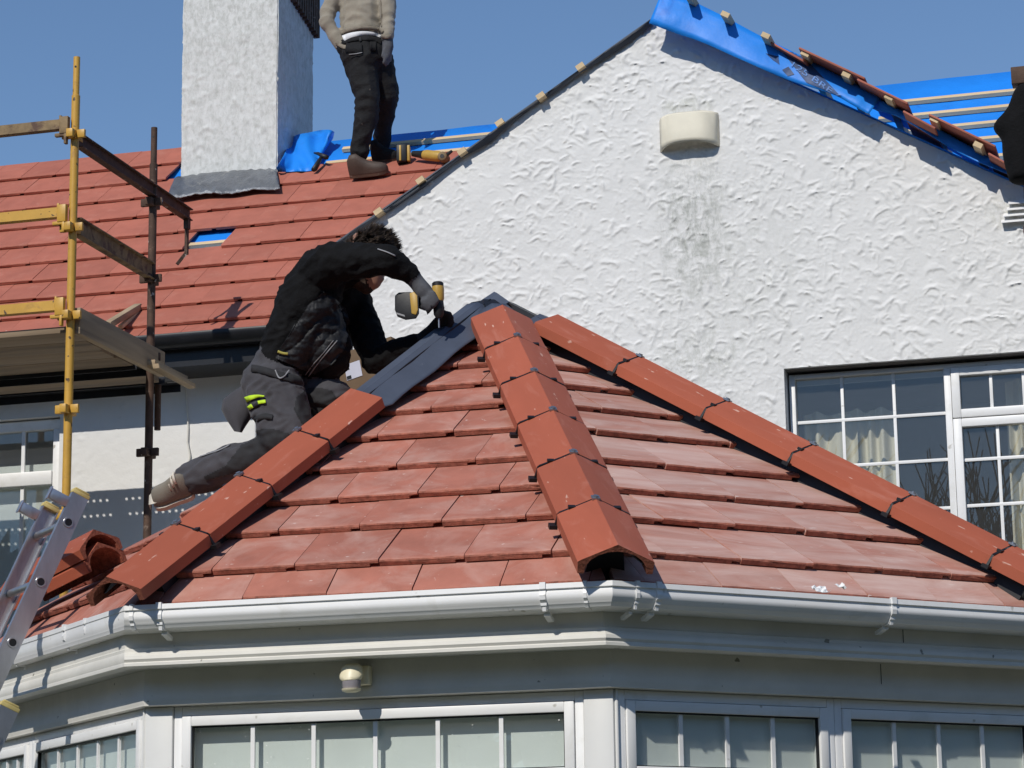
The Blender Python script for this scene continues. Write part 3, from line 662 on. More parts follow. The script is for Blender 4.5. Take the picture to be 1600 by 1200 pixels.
# lead apron
ap = MB(); rings = []; n = 44
for i in range(n + 1):
    f = i / n; x0 = 275 + (432 - 275) * f; yb = 283 - 20 * f + (2.5 * math.sin(f * 9)); x1 = 262 + (438 - 262) * f
    tp = at(x0, 278 - 13 * f - 3 * math.sin(f * math.pi), Yc - .015); bt = on_roof(x1, 309 - 14 * f + 1.5 * math.sin(f * 14), .05)
    md_ = (tp * .45 + bt * .55) + EN * .02
    row = []
    for k in range(9):
        t2 = k / 8; p = tp * (1 - t2) ** 2 + md_ * 2 * t2 * (1 - t2) + bt * t2 * t2
        row.append(p + EN * (.012 * noise.noise((f * 22, t2 * 3.5, 3)) + .006 * noise.noise((f * 50, t2 * 8, 7))))
    rings.append(row)
ap.strip(rings, closed=False, caps=False); o = ap.build('lead_apron', M_['lead'], chim, smooth=True); md = o.modifiers.new('thick', 'SOLIDIFY'); md.thickness = .006
# loose membrane beside the stack
fl = MB(); rings = []
prof_t = [(432, 262), (442, 245), (452, 224), (462, 212), (480, 208), (500, 204), (514, 203), (522, 206)]
prof_b = [(434, 268), (450, 269), (466, 268), (480, 268), (492, 265), (498, 255), (503, 242), (520, 216)]
T, B = cat(prof_t, 5), cat(prof_b, 5)
for i, (t2, b2) in enumerate(zip(T, B)):
    row = []
    for k in range(8):
        f = k / 7; px, py = t2[0] + (b2[0] - t2[0]) * f, t2[1] + (b2[1] - t2[1]) * f
        lift = .06 * (1 - f) + .02 * noise.noise((i * .22, f * 2.2, 5)) + .03 * math.sin(i * .45) * (1 - f)
        row.append(on_roof(px, py, .012 + max(0, lift)))
    rings.append(row)
fl.strip(rings, closed=False, caps=False); o = fl.build('loose_membrane', M_['felt'], mroof, smooth=True); md = o.modifiers.new('thick', 'SOLIDIFY'); md.thickness = .003
# ------------------------------------------------------------------ conservatory
q2 = math.sqrt(.5)
EZ = 2.75
PL = [Vector((-4.887, GY, 0)), Vector((-4.887, 9.273, 0)), Vector((-3.614, 8.0, 0)), Vector((-1.901, 8.0, 0)), Vector((-.572, 9.329, 0)), Vector((-.572, GY, 0))]
APEX = Vector((-2.897, 10.066, 4.19)); HIP_UP = .155
PLR = [p.copy() for p in PL]                     # roof corners
cons = empty('conservatory', (-2.8, 10, 0), 'octagonal white conservatory with terracotta hipped tile roof, against the gable', 'conservatory')
def lerp_tab(tab, d):
    for (a, va), (b, vb) in zip(tab, tab[1:]):
        if d <= b: return va + (vb - va) * max(0, (d - a) / (b - a))
    return tab[-1][1]
PLAN = {}
def plan(d):                                     # outline of the walls and trims at the inset d
    if d in PLAN: return PLAN[d]
    cl = Vector((at(lerp_tab([(0, 193), (.124, 195), (.242, 227), (.285, 229), (.4, 247)], d), 1010, 8 + d).x, 8 + d, 0))
    cc = Vector((at(lerp_tab([(0, 959), (.124, 943), (.242, 953), (.285, 958), (.4, 956)], d), 1000, 8 + d).x, 8 + d, 0))
    tx = lerp_tab([(0, 1740), (.124, 1730), (.242, 1668), (.285, 1658), (.4, 1640)], d); lo, hi = 1.0, 3.5
    for _ in range(40):
        m_ = (lo + hi) / 2; lo, hi = (m_, hi) if proj(cc + Vector((q2, q2, 0)) * m_ + Vector((0, 0, 2.5)))[0] < tx else (lo, m_)
    cr = cc + Vector((q2, q2, 0)) * lo; fl_ = cl + Vector((-q2, q2, 0)) * (2.5 - d * .5)
    PLAN[d] = [Vector((fl_.x, GY, 0)), fl_, cl, cc, cr, Vector((cr.x, GY, 0))]; return PLAN[d]
def run_profile(prof, seg, name, matl, parent, smooth=35, closed=True, t0=0., t1=1.):
    """sweep a profile of (inset, z) along one side of the outline, mitred at the corners"""
    A_, B_ = [], []
    for d, z in prof:
        pts = plan(d); a_, b_ = pts[seg], pts[seg + 1]
        A_.append(a_.lerp(b_, t0) + Vector((0, 0, z))); B_.append(a_.lerp(b_, t1) + Vector((0, 0, z)))
    q = MB(); q.strip([A_, B_], closed=closed); return q.build(name, matl, parent, smooth=smooth)
# --- roof planes
facets = []
for i in range(5):
    a_, b_ = PLR[i] + Vector((0, 0, EZ)), PLR[i + 1] + Vector((0, 0, EZ)); ex = (b_ - a_).normalized(); inn = Vector((-ex.y, ex.x, 0))
    run = (APEX - a_).dot(inn); es = (inn * run + Vector((0, 0, APEX.z - EZ))).normalized(); en = ex.cross(es); ln = (b_ - a_).length
    xa, sa = (APEX - a_).dot(ex), (APEX - a_).dot(es); facets.append((a_, ex, es, en, ln, xa, sa))
roof = MB()
for i, (a_, ex, es, en, ln, xa, sa) in enumerate(facets):
    dz = -en * .075
    if 0 < i < 4: roof.add([a_ + dz, a_ + ex * ln + dz, APEX + dz], [(0, 1, 2)])
RB = Vector((APEX.x, GY, APEX.z))
f0, f4 = facets[0], facets[4]
roof.add([f0[0] - f0[3] * .075, f0[0] + f0[1] * f0[4] - f0[3] * .075, APEX - f0[3] * .075, RB - f0[3] * .075], [(0, 1, 2, 3)])
roof.add([f4[0] - f4[3] * .075, f4[0] + f4[1] * f4[4] - f4[3] * .075, RB - f4[3] * .075, APEX - f4[3] * .075], [(0, 1, 2, 3)])
roofo = roof.build('roof', M_['black_plastic'], cons, fix=False)
zrow = [2.780, 2.865, 3.03, 3.173, 3.323, 3.482, 3.62, 3.748, 3.868, 3.98, 4.085, 4.185]
total = 0
for i in (1, 2, 3, 0):
    a_, ex, es, en, ln, xa, sa = facets[i]
    rows = [(z - EZ) / (APEX.z - EZ) * sa for z in zrow]
    def pl(p, q_, inside):
        d = Vector((q_[0] - p[0], q_[1] - p[1])).normalized(); n_ = Vector((d.y, -d.x))
        if (inside[0] - p[0]) * n_.x + (inside[1] - p[1]) * n_.y > 0: n_ = -n_
        return ((p[0] + n_.x * -.018, p[1] + n_.y * -.018), (n_.x, n_.y))
    cuts = [pl((ln, 0), (xa, sa), (ln / 2, .2))]
    if i > 0: cuts.append(pl((0, 0), (xa, sa), (ln / 2, .2)))
    x0 = -.6 if i else 1.35
    off = {2: 0.0, 3: .11, 1: .05, 0: 0}[i]
    if i == 2:
        s_px = hit(502, 930, a_, en); off = ((s_px - a_).dot(ex) - x0) % .303
    if i == 3:
        s_px = hit(1143, 870, a_, en); off = ((s_px - a_).dot(ex) - x0 + .15) % .303
    total += tile_facet(roofo, a_, ex, es, en, rows, .303, x0, ln + .3, [M_['tile_dust_sheen' if i == 3 else 'tile'], M_['tile_edge']], off, cuts, seedb=30 + i, jitter=1.15, first_drop=.043)
print('conservatory tiles', total)
# --- hips
def ridge_line(ci):
    return PLR[ci] + Vector((0, 0, EZ + HIP_UP)), APEX + Vector((0, 0, HIP_UP + .008))
def line_t(px, py, A_, B_):                       # parameter along the ridge nearest to the sight line
    d = ray(px, py).normalized(); e = (B_ - A_); w0 = A_ - CAM
    a, b, c = e.dot(e), e.dot(d), 1.0; dd, ee = e.dot(w0), d.dot(w0); return (b * ee - c * dd) / (a * c - b * b)
def hip_frame(A_, B_):
    d = (B_ - A_).normalized(); sd = d.cross(Vector((0, 0, 1))).normalized(); up = sd.cross(d); return d, sd, up
outer = [(-.124, -.102), (-.127, -.062), (-.119, -.056), (0, 0), (.119, -.056), (.127, -.062), (.124, -.102)]
inner = [(.104, -.102)] + [(.104 * math.cos(a_), -.098 + .074 * math.sin(a_)) for a_ in [math.pi * k / 10 for k in range(1, 10)]] + [(-.104, -.102)]
HPROF = outer + inner
def hip_tile_mesh(L_):
    q = MB(); n = len(HPROF); r0 = [Vector((x, 0, z)) for x, z in HPROF]; r1 = [Vector((x, L_, z)) for x, z in HPROF]
    q.add(r0 + r1, [(k, (k + 1) % n, n + (k + 1) % n, n + k) for k in range(n)]); q.m = [0 if k < len(outer) - 1 else 1 for k in range(n)]
    no = len(outer)
    # end faces built as quads between the outer and inner outline
    for base, flip in ((0, False), (n, True)):
        tri = []
        oi = list(range(no)); ii = list(range(n - 1, no - 1, -1))
        i = j = 0
        while i < len(oi) - 1 or j < len(ii) - 1:
            if j >= len(ii) - 1 or (i < len(oi) - 1 and (i + 1) / (len(oi) - 1) <= (j + 1) / (len(ii) - 1)):
                tri.append((oi[i], oi[i + 1], ii[j])); i += 1
            else: tri.append((oi[i], ii[j + 1], ii[j])); j += 1
        for t in tri: q.f.append(tuple(base + k for k in (t[::-1] if flip else t))); q.m.append(1)
    me = q.mesh('hip_tile', [M_['hip'], M_['hip_cut']]); me.polygons.foreach_set('use_smooth', [True] * len(me.polygons)); me.set_sharp_from_angle(angle=R(16)); return me
HT = {}
def put_hip(A_, B_, t0, t1, parent, name='hip_tile', roll=0.):
    d, sd, up = hip_frame(A_, B_); L_ = (B_ - A_).length * (t1 - t0) - .009; key = round(L_, 2)
    if key not in HT: HT[key] = hip_tile_mesh(L_)
    P = A_.lerp(B_, t0)
    return meshobj(name, HT[key], parent, Matrix(((sd.x, d.x, up.x, P.x), (sd.y, d.y, up.y, P.y), (sd.z, d.z, up.z, P.z), (0, 0, 0, 1))) @ Matrix.Rotation(R(roll), 4, 'Y'))
joints = {2: [(162, 896), (273.6, 813), (373, 739), (464, 669.6), (547, 605)],
          3: [(968, 850), (928, 778), (892, 707), (858, 641), (828, 581), (802, 526), (783, 477)],
          4: [(1650, 880), (1584, 845), (1428, 766), (1268, 698), (1135, 625), (997, 559), (870, 489)]}
clip_me = None
def clip_mesh():
    q = MB()
    for s_ in (-1, 1):                            # dark strap following the joint
        for (x0, z0, x1, z1) in ((.004, -.004, .118, -.052), (.118, -.052, .128, -.10)):
            q.bar((s_ * x0, 0, z0 - .006), (s_ * x1, 0, z1 - .007), .010, .010, (0, 1, 0))
        q.box((s_ * .078 - .012, -.009, -.041), (s_ * .078 + .012, .010, -.031), None)
        q.box((s_ * .137 - .014, -.016, -.112), (s_ * .137 + .014, .012, -.098), None)
    me = q.mesh('hip_clip', M_['black_plastic']); return me
clip_me = clip_mesh()
cp = MB(); cp.box((-.014, -.014, -.003), (.014, .014, .004)); cp.tube([(0, 0, .003), (0, 0, .009)], .009, 10); cap_me = cp.mesh('screw_cap', M_['screw'])
for ci, js in joints.items():
    A_, B_ = ridge_line(ci); ts = [line_t(*j, A_, B_) for j in js]; d, sd, up = hip_frame(A_, B_)
    print('hip', ci, [round(t, 3) for t in ts], round((B_ - A_).length, 2))
    n_ = len(ts) - 1
    # even out the lengths: every hip tile is the same product
    # membrane roll under the hip
    lin = MB(); rings = []; tend = {2: line_t(752, 486, A_, B_), 3: ts[-1] + .035, 4: ts[-1] + .02}[ci]
    for k in range(31):
        t = -.02 + (tend + .02) * k / 30; lw = .132 if (ci == 2 and t > ts[-1] + .005) else .1; P = A_.lerp(B_, t); wv = .004 * math.sin(k * 1.3)
        rings.append([P + sd * x + up * (z + wv * (abs(x) > .05)) for x, z in ((-lw, -.104 if lw > .11 else -.085), (-lw + .012, -.098 if lw > .11 else -.078), (-.06, -.056), (-.028, -.030), (.028, -.030), (.06, -.056), (lw - .012, -.098 if lw > .11 else -.078), (lw, -.104 if lw > .11 else -.085))])
    lin.strip(rings, closed=False, caps=False); lo = lin.build('hip_liner', M_['liner'], cons, smooth=25)
    md = lo.modifiers.new('thick', 'SOLIDIFY'); md.thickness = .004
    hb = MB(); hb.prism([(-.05, -.045), (.05, -.045), (.07, -.19), (-.07, -.19)], A_.lerp(B_, .02), A_.lerp(B_, .955), sd, up); hb.build('hip_batten', M_['black_plastic'], cons)
    for k in range(n_): put_hip(A_, B_, ts[k], ts[k + 1], lo, roll=random.uniform(-1.2, 1.2))
    for k in range(1, n_ + (1 if ci == 2 else 0)):
        if ci == 2 and k == n_: continue
        P = A_.lerp(B_, ts[k]) - d * .0045
        Mt = Matrix(((sd.x, d.x, up.x, P.x), (sd.y, d.y, up.y, P.y), (sd.z, d.z, up.z, P.z), (0, 0, 0, 1)))
        meshobj('hip_clip', clip_me, lo, Mt); meshobj('screw_cap', cap_me, lo, Mt)
# liner along the short back hip and ridge
for A_, B_, nm in ((PLR[1] + Vector((0, 0, EZ + HIP_UP - .05)), APEX + Vector((0, 0, HIP_UP - .03)), 'hip_liner'), (RB + Vector((0, 0, HIP_UP - .05)), APEX + Vector((0, 0, HIP_UP - .045)), 'ridge_liner')):
    d, sd, up = hip_frame(A_, B_); lin = MB(); t_lo = .8 if nm == 'hip_liner' else 0
    lin.strip([[A_.lerp(B_, t) + sd * x + up * z for x, z in ((-.145, -.11), (-.05, -.035), (-.02, -.02), (.02, -.02), (.05, -.035), (.145, -.11))] for t in (t_lo, (t_lo + 1) / 2, 1.0)], closed=False, caps=False)
    o = lin.build(nm, M_['liner'], cons); md = o.modifiers.new('thick', 'SOLIDIFY'); md.thickness = .004
# --- gutter
GP = [(.0, 2.753), (-.002, 2.736), (.005, 2.7335), (.005, 2.729), (.000, 2.716), (.003, 2.701), (.013, 2.692), (.014, 2.688), (.018, 2.685), (.026, 2.674), (.06, 2.669), (.120, 2.669), (.120, 2.753), (.116, 2.753), (.116, 2.674), (.03, 2.680), (.010, 2.702), (.006, 2.753)]
gut = None
gobj = []
for s_ in range(5):
    o = run_profile(GP, s_, 'gutter', M_['upvc'], cons, smooth=40); gobj.append(o)
def strap(seg, x_px, y_px, wid=.02, tail=True, name='gutter_bracket', grow=.005):
    a_, b_ = plan(0)[seg], plan(0)[seg + 1]; ex = (b_ - a_).normalized(); inn = Vector((-ex.y, ex.x, 0))
    P = hit(x_px, y_px, a_ + Vector((0, 0, 2.71)), inn); t = (P - a_).dot(ex); P = a_ + ex * t
    outline = GP[:11]; cx_, cz_ = .05, 2.715
    off = [(d - grow * (1 if d < .03 else .2), z + (grow if z > 2.75 else (-grow if z < 2.69 else 0))) for d, z in outline]
    off = [(.012, 2.757)] + off
    poly = off + [(d + .004, z) for d, z in outline[::-1]]
    q = MB(); A_ = [P + inn * d + Vector((0, 0, z)) - ex * wid / 2 for d, z in poly]; B_ = [p + ex * wid for p in A_]
    q.strip([A_, B_])
    if tail:
        t0 = P + inn * .012 + Vector((0, 0, 2.68)); q.bar(t0 + Vector((0, 0, .02)), t0 + inn * .008 + Vector((0, 0, -.014)), wid * .6, .006, inn)
        q.bar(P + inn * .05 + Vector((0, 0, 2.66)), P + inn * .10 + Vector((0, 0, 2.645)), wid, .012)
    q.build(name, M_['upvc'], gobj[seg], smooth=30)
strap(2, 248, 962); strap(2, 848, 930); strap(2, 914, 926, .012, False, 'gutter_joint', .003); strap(2, 205, 964, .014, False, 'gutter_joint', .004)
strap(3, 997, 926, .014, True, 'gutter_bracket', .004); strap(3, 1030, 930); strap(3, 1397, 952); strap(3, 1760, 975)
strap(1, 100, 978); strap(1, 132, 970, .012, False, 'gutter_joint', .003); strap(1, 20, 1000)
# --- fascia with its moulding, frieze with its moulding
FP = [(.124, 2.742), (.124, 2.622), (.112, 2.617), (.112, 2.606), (.104, 2.602), (.095, 2.592), (.093, 2.580), (.099, 2.570), (.0965, 2.567), (.0965, 2.557), (.16, 2.555), (.16, 2.742)]
ZP = [(.242, 2.560), (.242, 2.482), (.2405, 2.478), (.2395, 2.468), (.2365, 2.462), (.236, 2.448), (.2395, 2.440), (.2395, 2.434), (.30, 2.432), (.30, 2.56)]
for s_ in range(5):
    run_profile(FP, s_, 'fascia', M_['upvc_dull'], cons, 30); run_profile(ZP, s_, 'frieze', M_['upvc_dull'], cons, 30)
    q = MB(); A_ = plan(.12); B_ = plan(.295); q.add([A_[s_] + Vector((0, 0, 2.5585)), A_[s_ + 1] + Vector((0, 0, 2.5585)), B_[s_ + 1] + Vector((0, 0, 2.5585)), B_[s_] + Vector((0, 0, 2.5585))], [(0, 1, 2, 3)]); q.build('soffit', M_['soffit'], cons)
# butt joints between lengths of board
def joint(seg, x_px, y_px, z0, z1, d):
    a_, b_ = plan(d)[seg], plan(d)[seg + 1]; ex = (b_ - a_).normalized(); inn = Vector((-ex.y, ex.x, 0))
    P = hit(x_px, y_px, a_, inn); q = MB(); P = Vector((P.x, P.y, 0)); q.add([P - ex * .0015 + Vector((0, 0, z0)), P + ex * .0015 + Vector((0, 0, z0)), P + ex * .0015 + Vector((0, 0, z1)), P - ex * .0015 + Vector((0, 0, z1))], [(0, 1, 2, 3)])
    q.build('board_joint', M_['black_plastic'], cons)
joint(3, 1411, 990, 2.622, 2.668, .1225); joint(3, 1376, 1040, 2.484, 2.555, .2405)
# --- windows: posts, frames, sashes, panes, bars, blinds
WD = .285; ZT, ZB_ = 2.432, 2.165
def side_frame(seg, d):
    pts = plan(d); a_, b_ = pts[seg], pts[seg + 1]; ex = (b_ - a_).normalized(); return a_, ex, Vector((-ex.y, ex.x, 0)), (b_ - a_).length
for s_ in range(5):
    a_, ex, inn, ln = side_frame(s_, WD)
    def bx(q, x0, x1, y0, y1, z0, z1): 
        Mx = Matrix(((ex.x, inn.x, 0, a_.x), (ex.y, inn.y, 0, a_.y), (0, 0, 1, 0), (0, 0, 0, 1))); q.box((x0, y0, z0), (x1, y1, z1), Mx)
    if s_ in (0, 4):
        q = MB(); bx(q, .13, ln - .0, 0, .1, .0, ZT - .001); q.build('side_panel', M_['upvc_dull'], cons); continue
    pl_, pr_ = {1: (.105, .012), 2: (.105, .105), 3: (.012, .105)}[s_]
    for x0, x1 in ((.003, pl_), (ln - pr_, ln - .003)):
        q = MB(); bx(q, x0, x1, -.006, .08, .55, ZT - .001); q.build('corner_post', M_['post'], cons, bevel=.004)
    if s_ == 2: spans = [(pl_ + .002, ln - pr_ - .002, 6)]
    elif s_ == 3: mid = (hit(1304, 1100, a_, inn) - a_).dot(ex); spans = [(pl_ + .002, mid - .001, 4), (mid + .001, ln - pr_ - .002, 4)]
    else: mid = (hit(48, 1150, a_, inn) - a_).dot(ex); spans = [(pl_ + .002, mid - .001, 7), (mid + .001, ln - pr_ - .002, 5)]
    for (x0, x1, npane) in spans:
        lower = .62
        q = MB(); fw = .030
        bx(q, x0, x0 + fw, .004, .04, lower, ZT - .002); bx(q, x1 - fw, x1, .004, .04, lower, ZT - .002)
        bx(q, x0 + fw, x1 - fw, .0045, .0395, ZT - .034, ZT - .002); bx(q, x0 + fw, x1 - fw, .0045, .0395, ZB_ - .06, ZB_ - .022) ; bx(q, x0 + fw, x1 - fw, .0045, .0395, lower, lower + .04)
        wo = q.build('window', M_['upvc'], cons, bevel=.003)
        for (lo, hi) in (((ZB_ - .020, ZT - .036),) + (((lower + .042, ZB_ - .062),))):
            q = MB(); sw = .034; p0, p1 = x0 + fw + .002, x1 - fw - .002
            bx(q, p0, p0 + sw, -.004, .04, lo, hi); bx(q, p1 - sw, p1, -.004, .04, lo, hi); bx(q, p0 + sw, p1 - sw, -.0035, .0395, hi - sw, hi); bx(q, p0 + sw, p1 - sw, -.0035, .0395, lo, lo + sw)
            q.build('sash', M_['upvc'], wo, bevel=.003)
            q = MB(); bx(q, p0 + sw - .004, p1 - sw + .004, .022, .026, lo + sw - .004, hi - sw + .004); q.build('pane', M_['glass'], wo)
            q = MB(); g0, g1, h0, h1 = p0 + sw, p1 - sw, lo + sw, hi - sw
            bx(q, g0 - .001, g0 + .0045, .008, .0215, h0, h1); bx(q, g1 - .0045, g1 + .001, .008, .0215, h0, h1); bx(q, g0 + .0045, g1 - .0045, .008, .0215, h1 - .0055, h1 + .001); bx(q, g0 + .0045, g1 - .0045, .008, .0215, h0 - .001, h0 + .004); q.build('gasket', M_['black_plastic'], wo)
            for k in range(1, npane):
                c = p0 + sw + (p1 - p0 - 2 * sw) * k / npane; q = MB(); bx(q, c - .0075, c + .0075, .013, .0212, lo + sw, hi - sw); q.build('glazing_bar', M_['upvc'], wo)
        q = MB(); bo = {1: .05, 2: .065, 3: .04}[s_]; bx(q, x0 + .01, x1 - .01, bo, bo + .003, .7, ZT - .04); q.build('blind', M_['blind'], wo)
    q = MB(); bx(q, .0, ln, -.01, .16, .0, .60); q.build('dwarf_wall', M_['render'], cons)
    q = MB(); bx(q, -.01, ln + .01, -.05, .1, .602, .64); q.build('sill', M_['upvc'], cons, bevel=.004)
# ceiling closes the roof void
q = MB(); pts = plan(.25); q.add([p + Vector((0, 0, 2.45)) for p in pts], [tuple(range(6))]); q.build('ceiling', M_['upvc_dull'], cons)

a_, ex, inn, ln = side_frame(2, WD); q = MB(); rs_ = random.Random(5)
for _ in range(70):
    x = .16 + (ln - .3) * rs_.random() ** 1.5; z = 2.36 - .19 * rs_.random() ** 2.2; r_ = rs_.uniform(.0006, .0022); c = a_ + ex * x + inn * .0215 + Vector((0, 0, z)); n_ = 6; sq = rs_.uniform(.6, 1.6)
    q.add([c + ex * (r_ * sq * math.cos(k * 1.047)) + Vector((0, 0, r_ * math.sin(k * 1.047))) for k in range(n_)], [tuple(range(n_))])
o = q.build('dirt_specks', M_['upvc'], cons, fix=False); tag(o, kind='stuff')
# ------------------------------------------------------------------ scaffold on the left
SY0, SY1 = 12.6, 13.68
sx = at(115, 300, SY0).x
def sz(py, px=115, y=SY0): return at(px, py, y).z
scaf = empty('scaffold', (sx, SY0, 0), 'yellow and rusty steel scaffold bay with timber platform beside the house', 'scaffold')
def standard(x, y, ztop, matl, neck=.23):
    q = MB(); q.tube([(x, y, 0), (x, y, ztop - neck), (x, y, ztop - neck + .004)], [.0242, .0242, .019], 18); q.tube([(x, y, ztop - neck), (x, y, ztop)], .019, 16)
    o = q.build('standard', matl, scaf, smooth=40)
    h = MB(); h.tube([(x + .002, y - .0195, ztop - .062), (x + .002, y - .0175, ztop - .062)], .0065, 10); h.build('pin_hole', M_['black_plastic'], o); return o
st_y = standard(sx, SY0, sz(90), M_['yellow']); st_r = standard(sx + .005, SY1, at(237, 200, SY1).z, M_['rust'])
standard(sx - 2.4, SY0, sz(90) - .1, M_['yellow']); standard(sx - 2.4, SY1, sz(90) - .2, M_['rust'])
st_b = MB(); pb = at(247, 600, 14.0); st_b.tube([(pb.x, 14.0, at(245, 672, 14.0).z), (pb.x, 14.0, at(247, 560, 14.0).z)], .02, 12); st_b.build('prop', M_['rust'], scaf, smooth=40)
def cup(x, y, z, par, matl):                       # pressed lugs welded round a standard
    q = MB()
    for sx_, sy_ in ((1, 0), (-1, 0)):
        q.box((x + sx_ * .022 - .0 if sx_ > 0 else x - .07, y - .026, z - .022), (x + .07 if sx_ > 0 else x - .022, y - .004, z + .026))
    q.box((x - .02, y - .075, z - .026), (x + .02, y - .02, z + .022)); q.box((x - .018, y + .02, z - .024), (x + .018, y + .07, z + .024))
    q.build('lug', matl, par, bevel=.004)
for py in (212, 357, 494, 640, 805): cup(sx, SY0, sz(py), st_y, M_['yellow'])
for py, px in ((318, 236), (437, 235), (560, 234), (708, 232)): cup(sx + .005, SY1, at(px, py, SY1).z, st_r, M_['rust'])
def ledger(z, matl, nm='ledger'):
    q = MB(); x0, x1 = sx - 2.4, sx - .03
    q.box((x0, SY0 - .05, z - .028), (x1 - .04, SY0 - .044, z + .028)); q.box((x0, SY0 - .044, z - .028), (x1 - .04, SY0 - .002, z - .022)); o = q.build(nm, matl, scaf)
    c = MB(); c.box((x1 - .045, SY0 - .055, z - .012), (x1 - .032, SY0 - .012, z + .05)); c.box((x1 - .04, SY0 - .06, z - .06), (x1 + .012, SY0 - .026, z + .04)); c.box((x1 - .07, SY0 - .055, z - .075), (x1 - .01, SY0 - .03, z - .055)); c.box((x1 - .012, SY0 - .058, z - .12), (x1 + .004, SY0 - .03, z - .06))
    c.build('wedge_end', matl, o, bevel=.003)
ledger(sz(196), M_['rust_yellow']); ledger(sz(333), M_['yellow']); ledger(sz(478), M_['yellow'])
def transom(z, y1, matl, hh=.062):
    q = MB(); x = sx + .012
    q.box((x - .004, SY0 + .03, z - hh / 2), (x + .004, y1, z + hh / 2)); q.box((x - .026, SY0 + .03, z + hh / 2), (x + .026, y1, z + hh / 2 + .007)); q.box((x - .024, SY0 + .03, z - hh / 2 - .006), (x + .024, y1, z - hh / 2)); return q.build('transom', matl, scaf)
tr = transom(sz(218), 14.22, M_['rust']); transom(sz(352), SY1 - .02, M_['rust_yellow'], .09)
h = MB(); zt = sz(218); h.box((sx - .0, 14.16, zt - .1), (sx + .03, 14.2, zt - .02)); h.box((sx + .004, 14.17, zt - .26), (sx + .022, 14.195, zt - .09)); h.bar((sx + .012, 14.18, zt - .25), (sx - .03, 14.14, zt - .33), .015, .02); h.build('hook', M_['rust'], tr)
# platform
PZ = sz(500) - .02
y = SY0 + .04
for k, wdt in enumerate((.222, .225, .22, .224)):
    q = MB(); q.box((sx - 3.3, y + .004, PZ - .038 + random.uniform(-.004, .004)), (sx - .03 + random.uniform(-.03, .05), y + wdt, PZ)); q.build('board', M_['board'], scaf, bevel=.003); y += wdt
def steel_plank(y0, y1, rows_):
    q = MB(); x0, x1 = sx - 3.3, sx - .02; zz = PZ - .012; st_ = .045
    q.box((x0, y0, zz - .045), (x1, y0 + .004, zz)); q.box((x0, y1 - .004, zz - .045), (x1, y1, zz))
    ys = [y0 + .004]
    nx = int((x1 - x0) / st_)
    for r_ in rows_: ys += [y0 + r_ - .008, y0 + r_ + .008]
    ys.append(y1 - .004)
    for j in range(len(ys) - 1):
        if j % 2 == 0: q.add([(x0, ys[j], zz), (x1, ys[j], zz), (x1, ys[j + 1], zz), (x0, ys[j + 1], zz)], [(0, 1, 2, 3)])
        else:
            for i in range(nx):
                a_ = x0 + i * st_; skipped = (i % 11) in (9, 10)
                b_ = a_ + (st_ if skipped else st_ - .016)
                q.add([(a_, ys[j], zz), (b_, ys[j], zz), (b_, ys[j + 1], zz), (a_, ys[j + 1], zz)], [(0, 1, 2, 3)])
    q.build('steel_plank', M_['steel_dark'], scaf, fix=False)
steel_plank(13.54, 13.72, ())
q = MB(); q.box((sx - 3.3, 13.73, PZ - .05), (sx - .05, 13.94, PZ - .008)); q.build('board', M_['board'], scaf, bevel=.003)
steel_plank(13.955, 14.2, (.06, .17))
# timber standing on edge along the end of the platform
q = MB(); q.bar((sx + .03, SY0 + .02, PZ + .02), (sx + .05, 13.75, PZ + .012), .04, .15); q.build('toe_board', M_['board_y'], scaf, bevel=.004)
q = MB(); q.bar((sx + .075, 13.5, PZ - .03), (sx + .08, 13.98, PZ - .03), .08, .03); q.build('board', M_['board_y'], scaf, bevel=.003)
q = MB(); q.bar((sx + .12, 13.5, PZ - .055), (sx + .13, 14.02, PZ - .07), .05, .03); q.build('board', M_['board_y'], scaf, bevel=.003)
# offcuts of batten leaning on the roof edge
tb = MB(); a_, b_ = at(168, 508, 14.2), at(216, 479, 14.75); tb.bar(a_, b_, .05, .04); tag(tb.build('timber_offcut', M_['board_y'], None, bevel=.003), 'long weathered batten offcut lying on orange tiles above the platform', 'timber', 'timber offcuts by the platform')
tb = MB(); a_, b_ = at(188, 511, 14.42), at(214, 489, 14.72); tb.bar(a_, b_, .03, .025); tag(tb.build('timber_offcut', M_['batten'], None, bevel=.003), 'short thin splintered offcut beneath the longer batten offcut', 'timber', 'timber offcuts by the platform')
